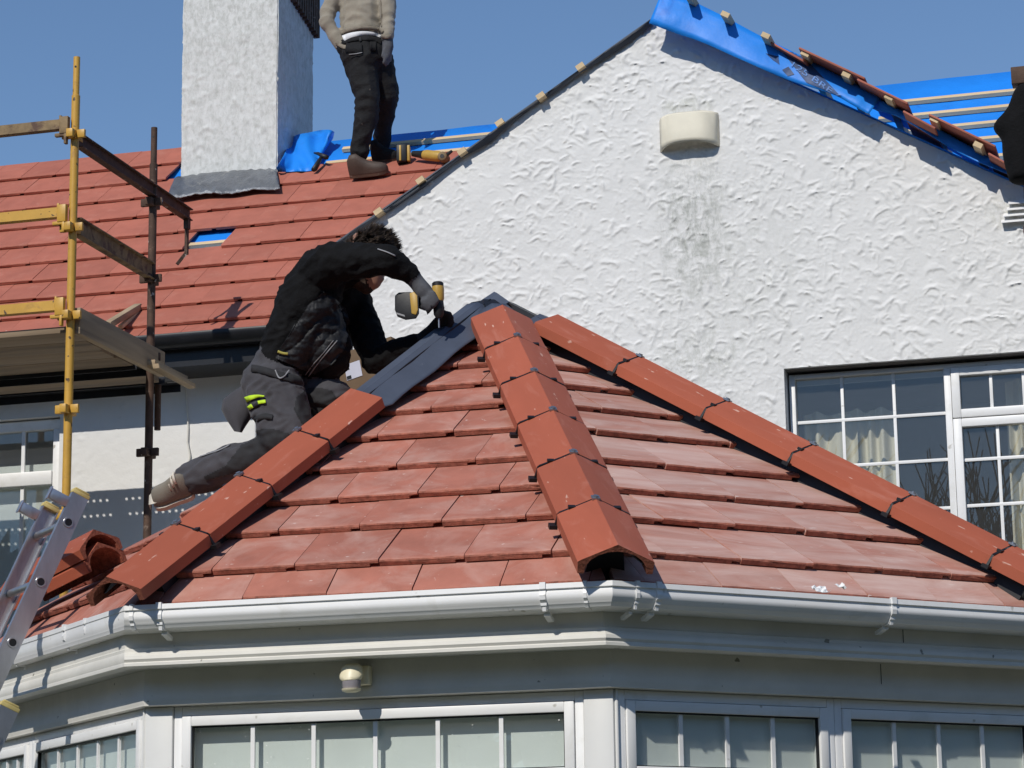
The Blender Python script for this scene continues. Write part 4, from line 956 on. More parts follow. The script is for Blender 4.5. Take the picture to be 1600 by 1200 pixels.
# ------------------------------------------------------------------ ladder leaning on the far left gutter
def ladder(P, length_up, length_dn, label, caps_hooks=True):
    """P = point of the near rail at the gutter; the ladder leans towards the roof"""
    lean = Vector((q2 * .44, q2 * .44, 1)).normalized(); rung = Vector((-q2, q2, 0)); face = rung.cross(lean).normalized()
    if face.dot(Vector((-1, -1, 0))) < 0: face = -face                       # outward (towards the climber)
    root = empty('ladder', (P + lean * -length_dn), label, 'ladder')
    wid = .335; tp = P + lean * length_up; bt = P - lean * length_dn
    prof = [(-.034, -.012), (.034, -.012), (.034, .012), (.028, .012), (.028, -.006), (-.028, -.006), (-.028, .012), (-.034, .012)]
    for k, off in enumerate((0, wid)):
        sgn = 1 if k == 0 else -1
        q = MB(); q.prism([(x, y_ * sgn) for x, y_ in prof], bt + rung * off, tp + rung * off, face, rung); ro = q.build('rail', M_['alu'], root)
        c = MB(); c.prism([(-.036, -.014), (.036, -.014), (.036, .014), (-.036, .014)], tp + rung * off - lean * .012, tp + rung * off + lean * .004, face, rung)
        c.prism([(-.03, -.012), (.03, -.012), (.03, .012), (-.03, .012)], tp + rung * off + lean * .004, tp + rung * off + lean * .012, face, rung); c.build('end_cap', M_['cap'], ro, bevel=.003)
        if caps_hooks:
            b0 = tp + rung * off - lean * .055 + face * .03
            h = MB(); h.prism([(-.012, -.02), (.012, -.02), (.012, .02), (-.012, .02)], b0, b0 + face * .078, rung, lean); h.prism([(-.014, -.026), (.014, -.026), (.014, .026), (-.014, .026)], b0 + face * .078, b0 + face * .084, rung, lean); h.build('guide_hook', M_['alu'], ro, bevel=.002)
    s_ = length_up - .125
    while s_ > -length_dn:
        c0 = P + lean * s_
        q = MB(); q.tube([c0 - rung * .013, c0 + rung * (wid + .013)], .0155, 12, caps=False); o = q.build('rung', M_['alu'], root, smooth=40)
        e = MB(); n = 14; r0, r1 = .0155, .021
        e.strip([[c0 - rung * d + (face * math.cos(2 * math.pi * k / n) + lean * math.sin(2 * math.pi * k / n)) * rr for k in range(n)] for d, rr in ((.0125, .021), (.0165, .019), (.0165, .0145), (.004, .0145))], caps=False)
        e.build('rung_flange', M_['alu'], o, smooth=40)
        b = MB(); b.add([c0 - rung * .0155 + (face * math.cos(2 * math.pi * k / n) + lean * math.sin(2 * math.pi * k / n)) * .0143 for k in range(n)], [tuple(range(n))]); b.build('rung_bore', M_['black_plastic'], o)
        s_ -= .25
P1 = hit(40, 957, Vector((-3.614, 8.0, 0)) + Vector((-q2, -q2, 0)) * .075, (-q2, -q2, 0))
up1 = 0.0
lean_ = Vector((q2 * .44, q2 * .44, 1)).normalized()
best = min(((proj(P1 + lean_ * (k * .01))[1] - 772) ** 2, k * .01) for k in range(1, 120)); 
print('ladder', P1, best, proj(P1 + lean_ * best[1]))
ladder(P1, best[1], 3.2, 'scuffed aluminium ladder leaning on the left gutter above the tile stack')
P2 = hit(4, 1128, Vector((-3.614, 8.0, 0)) + Vector((-q2, -q2, 0)) * .30, (-q2, -q2, 0))
ladder(P2, .06, 2.3, 'lower aluminium ladder section with yellow end cap at the left edge', False)
# ------------------------------------------------------------------ two spare hip tiles stacked on the left roof slope
dF = facets[1]
def loose_hip(px, py, lift, lab, yaw):
    a_, ex, es, en = dF[:4]; P = hit(px, py, a_ + en * .1, en)
    M0 = Matrix(((es.x, ex.x, en.x, P.x), (es.y, ex.y, en.y, P.y), (es.z, ex.z, en.z, P.z), (0, 0, 0, 1)))
    return M0
me_l = hip_tile_mesh(.44)
# the stack lies with its open end towards the camera side of the slope
axis_p, axis_q = hit(166, 842, facets[1][0] + facets[1][3] * .26, facets[1][3]), None
ax_d = (Vector((-.90, .30, -.27))).normalized()
sd_ = ax_d.cross(Vector((-.1, -.30, 1))).normalized(); up_ = sd_.cross(ax_d)
top_pt = at(146, 827, 8.95)
for k, (dz, lab) in enumerate(((0, 'upper spare hip tile nested on another beside the ladder'), (-.052, 'lower spare hip tile under the nested one beside the ladder'))):
    P = top_pt + up_ * dz + ax_d * (.004 * k)
    o = meshobj('hip_tile', me_l, None, Matrix(((sd_.x, ax_d.x, up_.x, P.x), (sd_.y, ax_d.y, up_.y, P.y), (sd_.z, ax_d.z, up_.z, P.z), (0, 0, 0, 1))))
    tag(o, lab, 'roof tile', 'spare hip tiles')
# ------------------------------------------------------------------ motion sensor on the frieze
def sensor():
    a_, ex, inn, ln = side_frame(2, .24); c = at(548, 1060, 8.24 - .07)
    root = empty('motion_sensor', (c.x, 8.237, c.z), 'cream motion sensor on the frieze over the front conservatory window', 'motion sensor')
    q = MB(); q.box((c.x - .0, 8.195, c.z - .02), (c.x + .055, 8.2385, c.z + .045)); q.build('mount', M_['cream'], root, bevel=.006)
    q = MB(); n = 18; rings = []
    for z, r_, f in ((.046, .010, 0), (.044, .022, 0), (.036, .034, 0), (.022, .039, 0), (.008, .041, .004), (-.002, .040, .006), (-.008, .036, .004)):
        rings.append([Vector((c.x + .004 + r_ * math.cos(2 * math.pi * k / n), 8.170 + r_ * .85 * math.sin(2 * math.pi * k / n) - f, c.z + z + .25 * (r_ * math.sin(2 * math.pi * k / n)) + .004)) for k in range(n)])
    q.strip(rings); q.build('housing', M_['cream'], root, smooth=50)
    q = MB(); q.strip([[Vector((c.x + .006 + r_ * math.cos(2 * math.pi * k / n), 8.160 + r_ * .85 * math.sin(2 * math.pi * k / n), c.z + z)) for k in range(n)] for z, r_ in ((-.0, .033), (-.03, .031), (-.038, .026))])
    q.build('lens', mat('grey lens', (.30, .28, .30), .25, .05, 10, 0), root, smooth=50)
    q = MB(); n2 = 18; q.strip([[Vector((c.x + .006 + r_ * math.cos(2 * math.pi * k / n2), 8.158 + r_ * .85 * math.sin(2 * math.pi * k / n2), c.z + z)) for k in range(n2)] for z, r_ in ((-.036, .034), (-.044, .031), (-.048, .02))]); q.build('rim', M_['cream'], root, smooth=50)
    q = MB(); q.tube([(c.x + .005, 8.18, c.z + .02), (c.x + .03, 8.215, c.z + .02)], .012, 10); q.build('knuckle', M_['cream'], root)
sensor()
# scraps of torn wrapping caught on the right hand gutter edge
a_, ex, es, en = facets[3][:4]
for (px, py, w_, lab) in ((1281, 926, .055, 'larger crumpled scrap of white plastic on the gutter edge'), (1312, 920, .035, 'smaller folded scrap of white plastic beside the larger scrap')):
    c = hit(px, py, a_ + en * .045 + es * .02, en); q = MB(); rings = []
    for i in range(6):
        rings.append([c + ex * (w_ * (i / 5 - .5)) + es * (w_ * .7 * (j / 4 - .5)) + en * (.012 + .014 * noise.noise((i * .9 + px, j * .9, 1))) for j in range(5)])
    q.strip(rings, closed=False, caps=False); o = q.build('plastic_scrap', M_['upvc'], None); md = o.modifiers.new('t', 'SOLIDIFY'); md.thickness = .001; tag(o, lab, 'scrap', 'scraps of wrapping')
# ------------------------------------------------------------------ right edge: rusty standard with a jacket hung on it
RP = at(1597, 200, 11.9)
rs_ = empty('scaffold_pole', (RP.x, 11.9, 0), 'rusty scaffold standard at the right edge carrying a black jacket', 'scaffold pole')
q = MB(); q.tube([(RP.x + .02, 11.9, 0), (RP.x + .02, 11.9, at(1597, 108, 11.9).z)], .03, 16); q.build('standard', M_['rust'], rs_, smooth=40)
zc = at(1597, 118, 11.9).z
q = MB(); q.box((RP.x - .035, 11.86, zc - .05), (RP.x + .09, 11.94, zc + .035)); q.build('lug', M_['rust'], rs_, bevel=.004)
z2 = at(1595, 363, 11.9).z
q = MB(); q.box((RP.x - .02, 11.86, z2 - .018), (RP.x + .08, 11.93, z2 + .018)); q.build('lug', M_['rust'], rs_, bevel=.004)
def jacket():
    prof = [(1588, 132, 1625), (1580, 150, 1628), (1575, 168, 1630), (1562, 182, 1632), (1550, 192, 1632), (1553, 204, 1632), (1566, 213, 1632), (1565, 230, 1630), (1567, 246, 1630), (1571, 262, 1628), (1575, 275, 1625), (1577, 286, 1618)]
    rings = []
    n = 22
    for j, (xl, y, xr) in enumerate(prof):
        a_, b_ = at(xl, y, 11.82), at(xr, y, 11.82); ring = []; cx_ = (a_ + b_) / 2; hw = (b_ - a_).length / 2
        for k in range(n):
            t = 2 * math.pi * k / n; r_ = 1 + .09 * noise.noise((math.cos(t) * 2.2, math.sin(t) * 2.2, j * .35)) + .05 * math.sin(t * 5 + j * .5)
            ring.append(cx_ + Vector((math.cos(t) * hw * (r_ if abs(math.cos(t)) < .93 else 1), math.sin(t) * .085 * r_, 0)))
        rings.append(ring)
    q = MB(); q.strip(rings); o = q.build('jacket', M_['jacket'], None, smooth=True)
    md = o.modifiers.new('s', 'SUBSURF'); md.levels = 1; md.render_levels = 1
    tag(o, 'black jacket hanging from the rusty scaffold standard at the right edge', 'jacket')
jacket()
# ------------------------------------------------------------------ cardboard box behind the kneeling worker
bc = at(566, 575, 10.75)
bx_ = empty('cardboard_box', bc, 'dark cardboard box with white label behind the kneeling worker', 'box')
q = MB(); Mb = Matrix.Translation(bc) @ Matrix.Rotation(R(-8), 4, 'Z') @ Matrix.Rotation(R(-12), 4, 'Y'); q.box((-.16, 0, -.16), (.17, .25, .10), Mb); q.build('carton', M_['card'], bx_, bevel=.003)
q = MB(); Mb2 = Mb; q.box((-.085, -.003, -.035), (-.005, -.001, .04), Mb2); lb = q.build('label', M_['label'], bx_)
q = MB(); q.box((-.083, -.0045, .012), (-.062, -.0035, .03), Mb2); q.build('label_mark', M_['black_plastic'], lb)
q = MB(); q.box((-.083, -.0045, -.032), (-.06, -.0035, -.016), Mb2); q.build('label_mark', M_['black_plastic'], lb)
# ------------------------------------------------------------------ people
def ico(n=2):
    bm = bmesh.new(); bmesh.ops.create_icosphere(bm, subdivisions=n, radius=1); vs = [v.co.copy() for v in bm.verts]; bm.free(); return vs
ICO = ico(2)
def make_body(name, caps, parent, mats, voxel=.009, smooth=6, wrinkle=.006, wr_mats=(), seed=0, wscale=16):
    """caps: (p0, r0, p1, r1, material index). One continuous surface grown round all of them."""
    bm = bmesh.new()
    for p0, r0, p1, r1, mi in caps:
        vs = [bm.verts.new(Vector(p0) + v * r0) for v in ICO] + [bm.verts.new(Vector(p1) + v * r1) for v in ICO]
        res = bmesh.ops.convex_hull(bm, input=vs)
        dead = [g_ for g_ in res['geom_interior'] + res['geom_unused'] if isinstance(g_, bmesh.types.BMVert)]
        bmesh.ops.delete(bm, geom=list(set(dead)), context='VERTS')
    me = bpy.data.meshes.new('tmp'); bm.to_mesh(me); bm.free(); o = bpy.data.objects.new('tmp', me); scene.collection.objects.link(o)
    md = o.modifiers.new('r', 'REMESH'); md.mode = 'VOXEL'; md.voxel_size = voxel; md.adaptivity = 0
    ms = o.modifiers.new('s', 'SMOOTH'); ms.factor = .5; ms.iterations = smooth
    dg = bpy.context.evaluated_depsgraph_get(); nm = bpy.data.meshes.new_from_object(o.evaluated_get(dg)); bpy.data.objects.remove(o); nm.name = name
    P = np.empty(len(nm.vertices) * 3, np.float32); nm.vertices.foreach_get('co', P); P = P.reshape(-1, 3)
    best = np.full(len(P), 1e9); mi_ = np.zeros(len(P), int)
    for p0, r0, p1, r1, mi in caps:
        a, b = np.array(p0), np.array(p1); ab = b - a; t = np.clip(((P - a) @ ab) / max(ab @ ab, 1e-9), 0, 1); d = np.linalg.norm(P - (a + t[:, None] * ab), axis=1) - (r0 + (r1 - r0) * t)
        k = d < best; best[k] = d[k]; mi_[k] = mi
    nrm = np.empty(len(P) * 3, np.float32); nm.vertices.foreach_get('normal', nrm); nrm = nrm.reshape(-1, 3)
    if wrinkle:
        for i in range(len(P)):
            if mi_[i] in wr_mats:
                p = Vector(P[i]); q_ = Vector(((p.x + .5 * p.z) * wscale * .8, p.y * wscale * .7, (p.z - .35 * p.x) * wscale * 1.25))
                w1 = 1 - abs(noise.noise(q_ + Vector((seed, 0, 0)) + noise.noise_vector(q_ * .4) * 1.3)) * 2.2
                P[i] += nrm[i] * (wrinkle * (w1 - .45) + wrinkle * .35 * noise.noise(q_ * 2.7))
        nm.vertices.foreach_set('co', P.ravel())
    for m_ in mats: nm.materials.append(m_)
    fm = [max(set([mi_[v] for v in p.vertices]), key=[mi_[v] for v in p.vertices].count) for p in nm.polygons]
    nm.polygons.foreach_set('material_index', fm); nm.polygons.foreach_set('use_smooth', [True] * len(nm.polygons)); nm.update()
    return meshobj(name, nm, parent)
def ribbon(bv, pts, wpx, nm, matl, parent, off=.004, n=6, thick=.003):
    C = cat(pts, n); rings = []; L_ = len(C)
    for i, (x, y) in enumerate(C):
        x2, y2 = C[min(i + 1, L_ - 1)]; x1, y1 = C[max(i - 1, 0)]; d = Vector((x2 - x1, y2 - y1)); d = d.normalized() if d.length else Vector((1, 0)); nv = Vector((-d.y, d.x))
        wv = wpx(i / (L_ - 1)) if callable(wpx) else wpx
        row = [stick(bv, x + nv.x * wv * s_, y + nv.y * wv * s_, off) for s_ in (-.5, 0, .5)]
        if all(r_ is not None for r_ in row): rings.append(row)
    if len(rings) > 1:
        q = MB(); q.strip(rings, closed=False, caps=False); o = q.build(nm, matl, parent, smooth=True, fix=False); md = o.modifiers.new('t', 'SOLIDIFY'); md.thickness = thick; md.offset = 0; return o
def patch(bv, poly_fn, x0, x1, y0, y1, nm, matl, parent, step=3.0, off=.005, relief=None):
    """cloth panel laid over the body where poly_fn(x, y) holds"""
    nx, ny = int((x1 - x0) / step) + 1, int((y1 - y0) / step) + 1; idx = {}; q = MB()
    for j in range(ny):
        for i in range(nx):
            x, y = x0 + i * step, y0 + j * step
            if poly_fn(x, y):
                p = stick(bv, x, y, off + (relief(x, y) if relief else 0))
                if p is not None: idx[(i, j)] = len(q.v); q.v.append(tuple(p))
    for (i, j) in list(idx):
        if (i + 1, j) in idx and (i, j + 1) in idx and (i + 1, j + 1) in idx:
            f = (idx[(i, j)], idx[(i, j + 1)], idx[(i + 1, j + 1)], idx[(i + 1, j)])
            vs = [Vector(q.v[k]) for k in f]
            if max((vs[a] - vs[b]).length for a in range(4) for b in range(a)) < .05: q.f.append(f); q.m.append(0)
    if q.f: return q.build(nm, matl, parent, smooth=True, fix=False)
def in_poly(poly):
    def f(x, y):
        c = False; n = len(poly)
        for i in range(n):
            (x1, y1), (x2, y2) = poly[i], poly[i - 1]
            if (y1 > y) != (y2 > y) and x < (x2 - x1) * (y - y1) / (y2 - y1) + x1: c = not c
        return c
    return f
def A3(x, y, Y): return at(x, y, Y)
# ---------------------------------------------------------------- worker kneeling on the conservatory roof
YW = 9.72
kn = empty('person', at(330, 760, 9.7), 'worker in black jacket and charcoal trousers kneeling on the roof, drilling', 'person')
J, T, S, G, BD, GD = 0, 1, 2, 3, 4, 5
k_mats = [M_['jacket'], M_['trouser'], M_['skin'], M_['glove'], M_['beard'], M_['glove_dark']]
pel_n, pel_f = A3(428, 594, YW - .07), A3(440, 590, YW + .12)
caps = [
    # torso: near and far column so that it is broader than deep
    (A3(432, 588, YW - .05), .112, A3(440, 560, YW - .05), .108, T), (A3(450, 585, YW + .12), .11, A3(452, 560, YW + .12), .105, T),
    (A3(442, 562, YW - .05), .112, A3(482, 470, YW - .06), .135, J), (A3(458, 560, YW + .12), .108, A3(510, 480, YW + .14), .125, J),
    (A3(482, 470, YW - .06), .135, A3(503, 428, YW - .05), .115, J), (A3(510, 480, YW + .14), .125, A3(532, 440, YW + .14), .105, J),
    (A3(490, 500, YW), .13, A3(515, 560, YW + .02), .09, J), (A3(470, 560, YW + .02), .10, A3(512, 540, YW), .10, J),
    (A3(515, 425, YW), .10, A3(552, 420, YW + .02), .068, J),
    # head
    (A3(556, 422, YW + .03), .064, A3(575, 408, YW + .04), .07, S), (A3(572, 392, YW + .04), .088, A3(588, 398, YW + .04), .082, S),
    (A3(580, 412, YW + .04), .075, A3(583, 440, YW + .04), .036, S), (A3(578, 440, YW + .04), .036, A3(573, 450, YW + .04), .03, BD), (A3(562, 436, YW + .04), .045, A3(571, 447, YW + .04), .032, BD),
    (A3(593, 424, YW + .04), .018, A3(597, 437, YW + .04), .011, S),
    # near arm
    (A3(500, 425, YW - .10), .098, A3(518, 410, YW - .17), .088, J), (A3(518, 410, YW - .17), .088, A3(606, 406, YW - .22), .062, J), (A3(606, 406, YW - .22), .062, A3(640, 428, YW - .16), .043, J),
    (A3(640, 428, YW - .16), .038, A3(652, 442, YW - .14), .034, G),
    # far arm
    (A3(540, 455, YW + .18), .085, A3(556, 480, YW + .22), .082, J), (A3(556, 480, YW + .22), .08, A3(588, 562, YW + .16), .066, J), (A3(588, 562, YW + .16), .066, A3(655, 538, YW + .08), .046, J), (A3(655, 538, YW + .08), .04, A3(676, 520, YW + .05), .036, GD),
    # near leg: thigh down to the knee on the tiles, shin running back to the foot
    (A3(418, 600, YW - .06), .112, A3(440, 688, YW - .14), .088, T), (A3(432, 600, YW - .08), .11, A3(462, 680, YW - .14), .085, T), (A3(452, 692, YW - .12), .084, A3(440, 704, YW - .10), .08, T), (A3(446, 700, YW - .1), .09, A3(370, 726, YW - .07), .08, T), (A3(370, 724, YW - .07), .086, A3(318, 742, YW - .05), .076, T), (A3(318, 742, YW - .05), .076, A3(298, 748, YW - .04), .07, T),
    # far leg
    (A3(460, 600, YW + .12), .105, A3(520, 622, YW + .06), .085, T), (A3(520, 622, YW + .06), .085, A3(508, 676, YW + .18), .07, T), (A3(508, 676, YW + .18), .06, A3(486, 690, YW + .42), .05, T),
]
# right hand closed round the drill grip
hc = A3(664, 456, YW - .13)
caps += [(A3(652, 442, YW - .14), .034, A3(662, 455, YW - .14), .037, G), (A3(662, 455, YW - .14), .036, A3(672, 464, YW - .13), .032, G)]
for k, (x0, y0, x1, y1, x2, y2) in enumerate(((676, 458, 683, 470, 678, 478), (672, 466, 678, 476, 671, 482), (667, 470, 671, 480, 664, 483), (661, 470, 664, 479, 657, 480))):
    caps += [(A3(x0, y0, YW - .165), .0135, A3(x1, y1, YW - .16), .012, G), (A3(x1, y1, YW - .16), .012, A3(x2, y2, YW - .115), .010, G)]
caps += [(A3(668, 450, YW - .10), .014, A3(683, 462, YW - .085), .011, G), (A3(683, 462, YW - .085), .011, A3(688, 470, YW - .085), .009, G), (A3(675, 478, YW - .16), .011, A3(668, 489, YW - .15), .009, GD)]
# left hand holding the bit steady
caps += [(A3(676, 520, YW + .05), .036, A3(688, 505, YW + .03), .034, GD)]
for (x0, y0, x1, y1, x2, y2, dy) in ((693, 492, 702, 490, 706, 497, .0), (695, 498, 704, 497, 707, 504, .01), (695, 504, 703, 505, 704, 511, .02), (692, 510, 699, 512, 698, 517, .03)):
    caps += [(A3(x0, y0, YW + dy), .0135, A3(x1, y1, YW - .02 + dy), .0125, GD), (A3(x1, y1, YW - .02 + dy), .012, A3(x2, y2, YW - .005 + dy), .0105, GD)]
caps += [(A3(684, 500, YW), .014, A3(688, 488, YW - .03), .012, GD), (A3(688, 488, YW - .03), .012, A3(692, 481, YW - .035), .010, GD)]
body = make_body('body', caps, kn, k_mats, .0075, 5, .0075, (J, T), 3, 15)
bvb = bvh_of(body)
# quilted front panel of the jacket
quilt_poly = in_poly([(503, 456), (520, 462), (541, 480), (548, 505), (540, 545), (520, 570), (492, 586), (470, 578), (430, 560), (434, 545), (452, 524), (466, 500), (482, 475)])
def q_rel(x, y):
    u = (x - 480) * .62 + (y - 520) * .78; v = (x - 480) * .78 - (y - 520) * .62
    a = abs(math.sin((u * .5 + 2 * math.sin(v * .06)) * math.pi / 15)) ** .5
    return .0135 * a + .004 * noise.noise((x * .11, y * .11, 1)) + .0025 * noise.noise((x * .3, y * .25, 4))
patch(bvb, quilt_poly, 425, 552, 452, 590, 'quilted_panel', M_['quilt'], body, 1.5, .004, q_rel)
ribbon(bvb, [(505, 457), (520, 462), (541, 480)], 3, 'seam', M_['jacket'], body, .012)
ribbon(bvb, [(527, 532), (510, 552), (495, 570), (482, 588)], 1.6, 'front_zip', M_['grey_trim'], body, .018)
ribbon(bvb, [(521, 532), (505, 552), (489, 570), (477, 586)], 1.0, 'front_zip', M_['grey_trim'], body, .018)
ribbon(bvb, [(462, 505), (448, 530), (432, 552)], 1.6, 'pocket_zip', M_['black_plastic'], body, .010)
ribbon(bvb, [(434, 549), (442, 552), (450, 553)], 4, 'chest_logo', mat('yellow thread', (.42, .37, .08), .7, .3, 40, .1), body, .020)
ribbon(bvb, [(590, 389), (605, 394), (618, 400)], 1.6, 'sleeve_piping', M_['grey_trim'], body, .006)
# belt and trouser details
ribbon(bvb, [(380, 574), (405, 577), (430, 584), (460, 592), (480, 595)], 11, 'belt', M_['trouser_dark'], body, .008)
ribbon(bvb, [(430, 578), (436, 590), (444, 588), (452, 578)], 2, 'belt_buckle', M_['grey_trim'], body, .014)
ribbon(bvb, [(372, 637), (378, 628), (390, 622), (402, 619), (413, 619)], lambda t: 11 * (1 - t) + 2, 'lime_flash', M_['lime'], body, .012)
ribbon(bvb, [(374, 670), (375, 655), (382, 643), (394, 634)], lambda t: 3 + 4 * t, 'lime_flash', M_['lime'], body, .012)
ribbon(bvb, [(403, 629), (409, 628), (415, 627)], 5, 'pocket_tab', M_['lime'], body, .008)
ribbon(bvb, [(390, 640), (398, 634), (404, 630)], 5, 'pocket_strap', M_['trouser_dark'], body, .008)
ribbon(bvb, [(388, 665), (402, 654), (414, 650), (426, 652)], 8, 'pocket_flap', M_['trouser_dark'], body, .008)
patch(bvb, in_poly([(480, 606), (500, 604), (520, 610), (528, 624), (520, 648), (498, 660), (472, 664), (458, 640), (462, 620)]), 455, 530, 602, 666, 'knee_patch', M_['trouser_dark'], body, 2, .006)
patch(bvb, in_poly([(388, 672), (424, 668), (452, 676), (460, 700), (440, 714), (400, 728), (360, 742), (320, 752), (318, 744), (350, 728), (372, 700)]), 315, 462, 664, 756, 'shin_patch', M_['trouser_dark'], body, 2, .006)
ribbon(bvb, [(310, 714), (325, 709), (345, 702), (362, 693), (380, 684)], 1.3, 'reflective_piping', M_['grey_trim'], body, .009)
ribbon(bvb, [(283, 723), (293, 716), (300, 709), (303, 703)], lambda t: 2 + 3 * t, 'lime_flash', M_['lime'], body, .012)
# holster pocket hanging from the belt behind the hip
hp = MB(); rings = []
hpoly = [((392, 594), (412, 592)), ((376, 604), (410, 606)), ((360, 614), (406, 622)), ((348, 624), (400, 640)), ((346, 640), (392, 654)), ((354, 656), (384, 666)), ((366, 674), (378, 676))]
for k, (l_, r_) in enumerate(hpoly):
    ring = []; 
    for i in range(12):
        t = 2 * math.pi * i / 12; f = .5 + .5 * math.cos(t); x = l_[0] + (r_[0] - l_[0]) * f; y = l_[1] + (r_[1] - l_[1]) * f
        ring.append(A3(x, y, YW - .05 + .045 * math.sin(t) + .006 * noise.noise((k * .8, i, 2))))
    rings.append(ring)
hp.strip(rings); hp.build('holster_pocket', M_['trouser'], body, smooth=50)
# hair: tufts rooted on the skull
def hair(c, r_, n, up, fwd, ln, parent, ysq=1.0, seed=1):
    rs = random.Random(seed); q = MB()
    for _ in range(n):
        u = rs.uniform(-.62, 1); t = rs.uniform(0, 2 * math.pi); s_ = math.sqrt(1 - u * u) if abs(u) < 1 else 0
        side = up.cross(fwd); d = up * u + (fwd * math.cos(t) + side * math.sin(t)) * s_
        if d.dot(fwd) > .5 and u < .25: continue
        if u < -.1 and d.dot(fwd) > -.15: continue
        root = c + d * r_ * .93; cl_ = noise.noise_vector(d * 3.2 + Vector((seed, 0, 0))); tip_d = (d * .28 + fwd * .55 + cl_ * .9 + Vector((rs.uniform(-.12, .12), rs.uniform(-.12, .12), rs.uniform(-.1, .1)))).normalized()
        L_ = ln * rs.uniform(.5, 1.25); tip = root + d * L_ * .22 + tip_d * L_ * .8; md_ = root + d * L_ * .25 + tip_d * L_ * .35
        sd = d.cross(tip_d); sd = sd.normalized() if sd.length > .01 else side; w_ = .0024
        b2 = sd.cross(d)
        q.add([root + sd * w_, root - sd * w_, root + b2 * w_, md_ + sd * w_ * .8, md_ - sd * w_ * .8, md_ + b2 * w_ * .8, tip], [(0, 1, 4, 3), (1, 2, 5, 4), (2, 0, 3, 5), (3, 4, 6), (4, 5, 6), (5, 3, 6)])
    return q.build('hair', M_['hair'], parent, smooth=True, fix=False)
hc_ = (A3(572, 392, YW + .04) + A3(588, 398, YW + .04)) / 2
h_up = (Vector((.18, 0, 1))).normalized(); h_fw = Vector((1, 0, -.18)).normalized()
hair(hc_, .091, 7500, h_up, h_fw, .05, body)
# ear
q = MB(); e_ = A3(566, 421, YW - .045); q.strip([[e_ + Vector((.016 * math.cos(t) * s_, -.012 * d_, .026 * math.sin(t) * s_)) for t in [2 * math.pi * k / 10 for k in range(10)]] for s_, d_ in ((1, 0), (1, .6), (.6, .9))]); q.build('ear', M_['skin'], body, smooth=True)
# shoe of the leg that trails behind
def shoe():
    heel, toe = A3(300, 762, YW - .05), A3(243, 779, YW - .06); up = A3(284, 735, YW - .05) - A3(290, 765, YW - .05); up.normalize(); up = up * .55 + Vector((0, -.8, 0)); d = (toe - heel).normalized(); up = (up - d * up.dot(d)).normalized(); sd = d.cross(up)
    L_ = (toe - heel).length * 1.12; rings = []; srings = []
    for f, w_, h_ in ((0, .025, .05), (.06, .036, .085), (.2, .040, .098), (.38, .041, .088), (.55, .045, .066), (.72, .050, .060), (.87, .047, .055), (.96, .038, .044), (1.0, .022, .028)):
        c = heel + d * (L_ * .94 * f) ; ring = []; sr = []
        for k in range(16):
            t = 2 * math.pi * k / 16; ring.append(c + sd * (w_ * math.cos(t) * (1 if math.sin(t) < 0 else .82 + .18 * abs(math.cos(t)))) + up * (h_ * max(math.sin(t), -.15) if math.sin(t) > 0 else -.012))
            sr.append(c + sd * (w_ * 1.09 * math.cos(t)) + up * (-.014 if math.sin(t) > 0 else -.036) + d * (.004 if f > .9 else 0))
        rings.append(ring); srings.append(sr)
    q = MB(); q.strip(rings); so_ = q.build('shoe', M_['shoe'], kn, smooth=60)
    md = so_.modifiers.new('s', 'SUBSURF'); md.levels = 1; md.render_levels = 1
    q = MB(); q.strip(srings); q.build('sole', M_['sole'], so_, smooth=40)
    q = MB()
    for k, f in enumerate((.24, .32, .40, .48, .56)):
        h_ = .10 - .068 * (f - .2) / .4; c = heel + d * (L_ * f) + up * (h_ * .97)
        q.tube([c - sd * .030 - up * .022, c - sd * .016 + up * .001, c + up * .004, c + sd * .016 + up * .001, c + sd * .030 - up * .022], .0062, 6)
    q.build('lace', M_['shoe_pale'], so_, smooth=True)
    q = MB(); c = heel + d * (L_ * .93) - up * .02; q.strip([[c + d * x + sd * y_ * w_ + up * z for y_ in (-1, -.6, 0, .6, 1)] for x, w_, z in ((-.03, .044, .034), (0, .04, .03), (.022, .028, .022), (.028, .024, -.012))], closed=False, caps=False); q.build('toe_guard', M_['shoe_pale'], so_, smooth=True)
shoe()
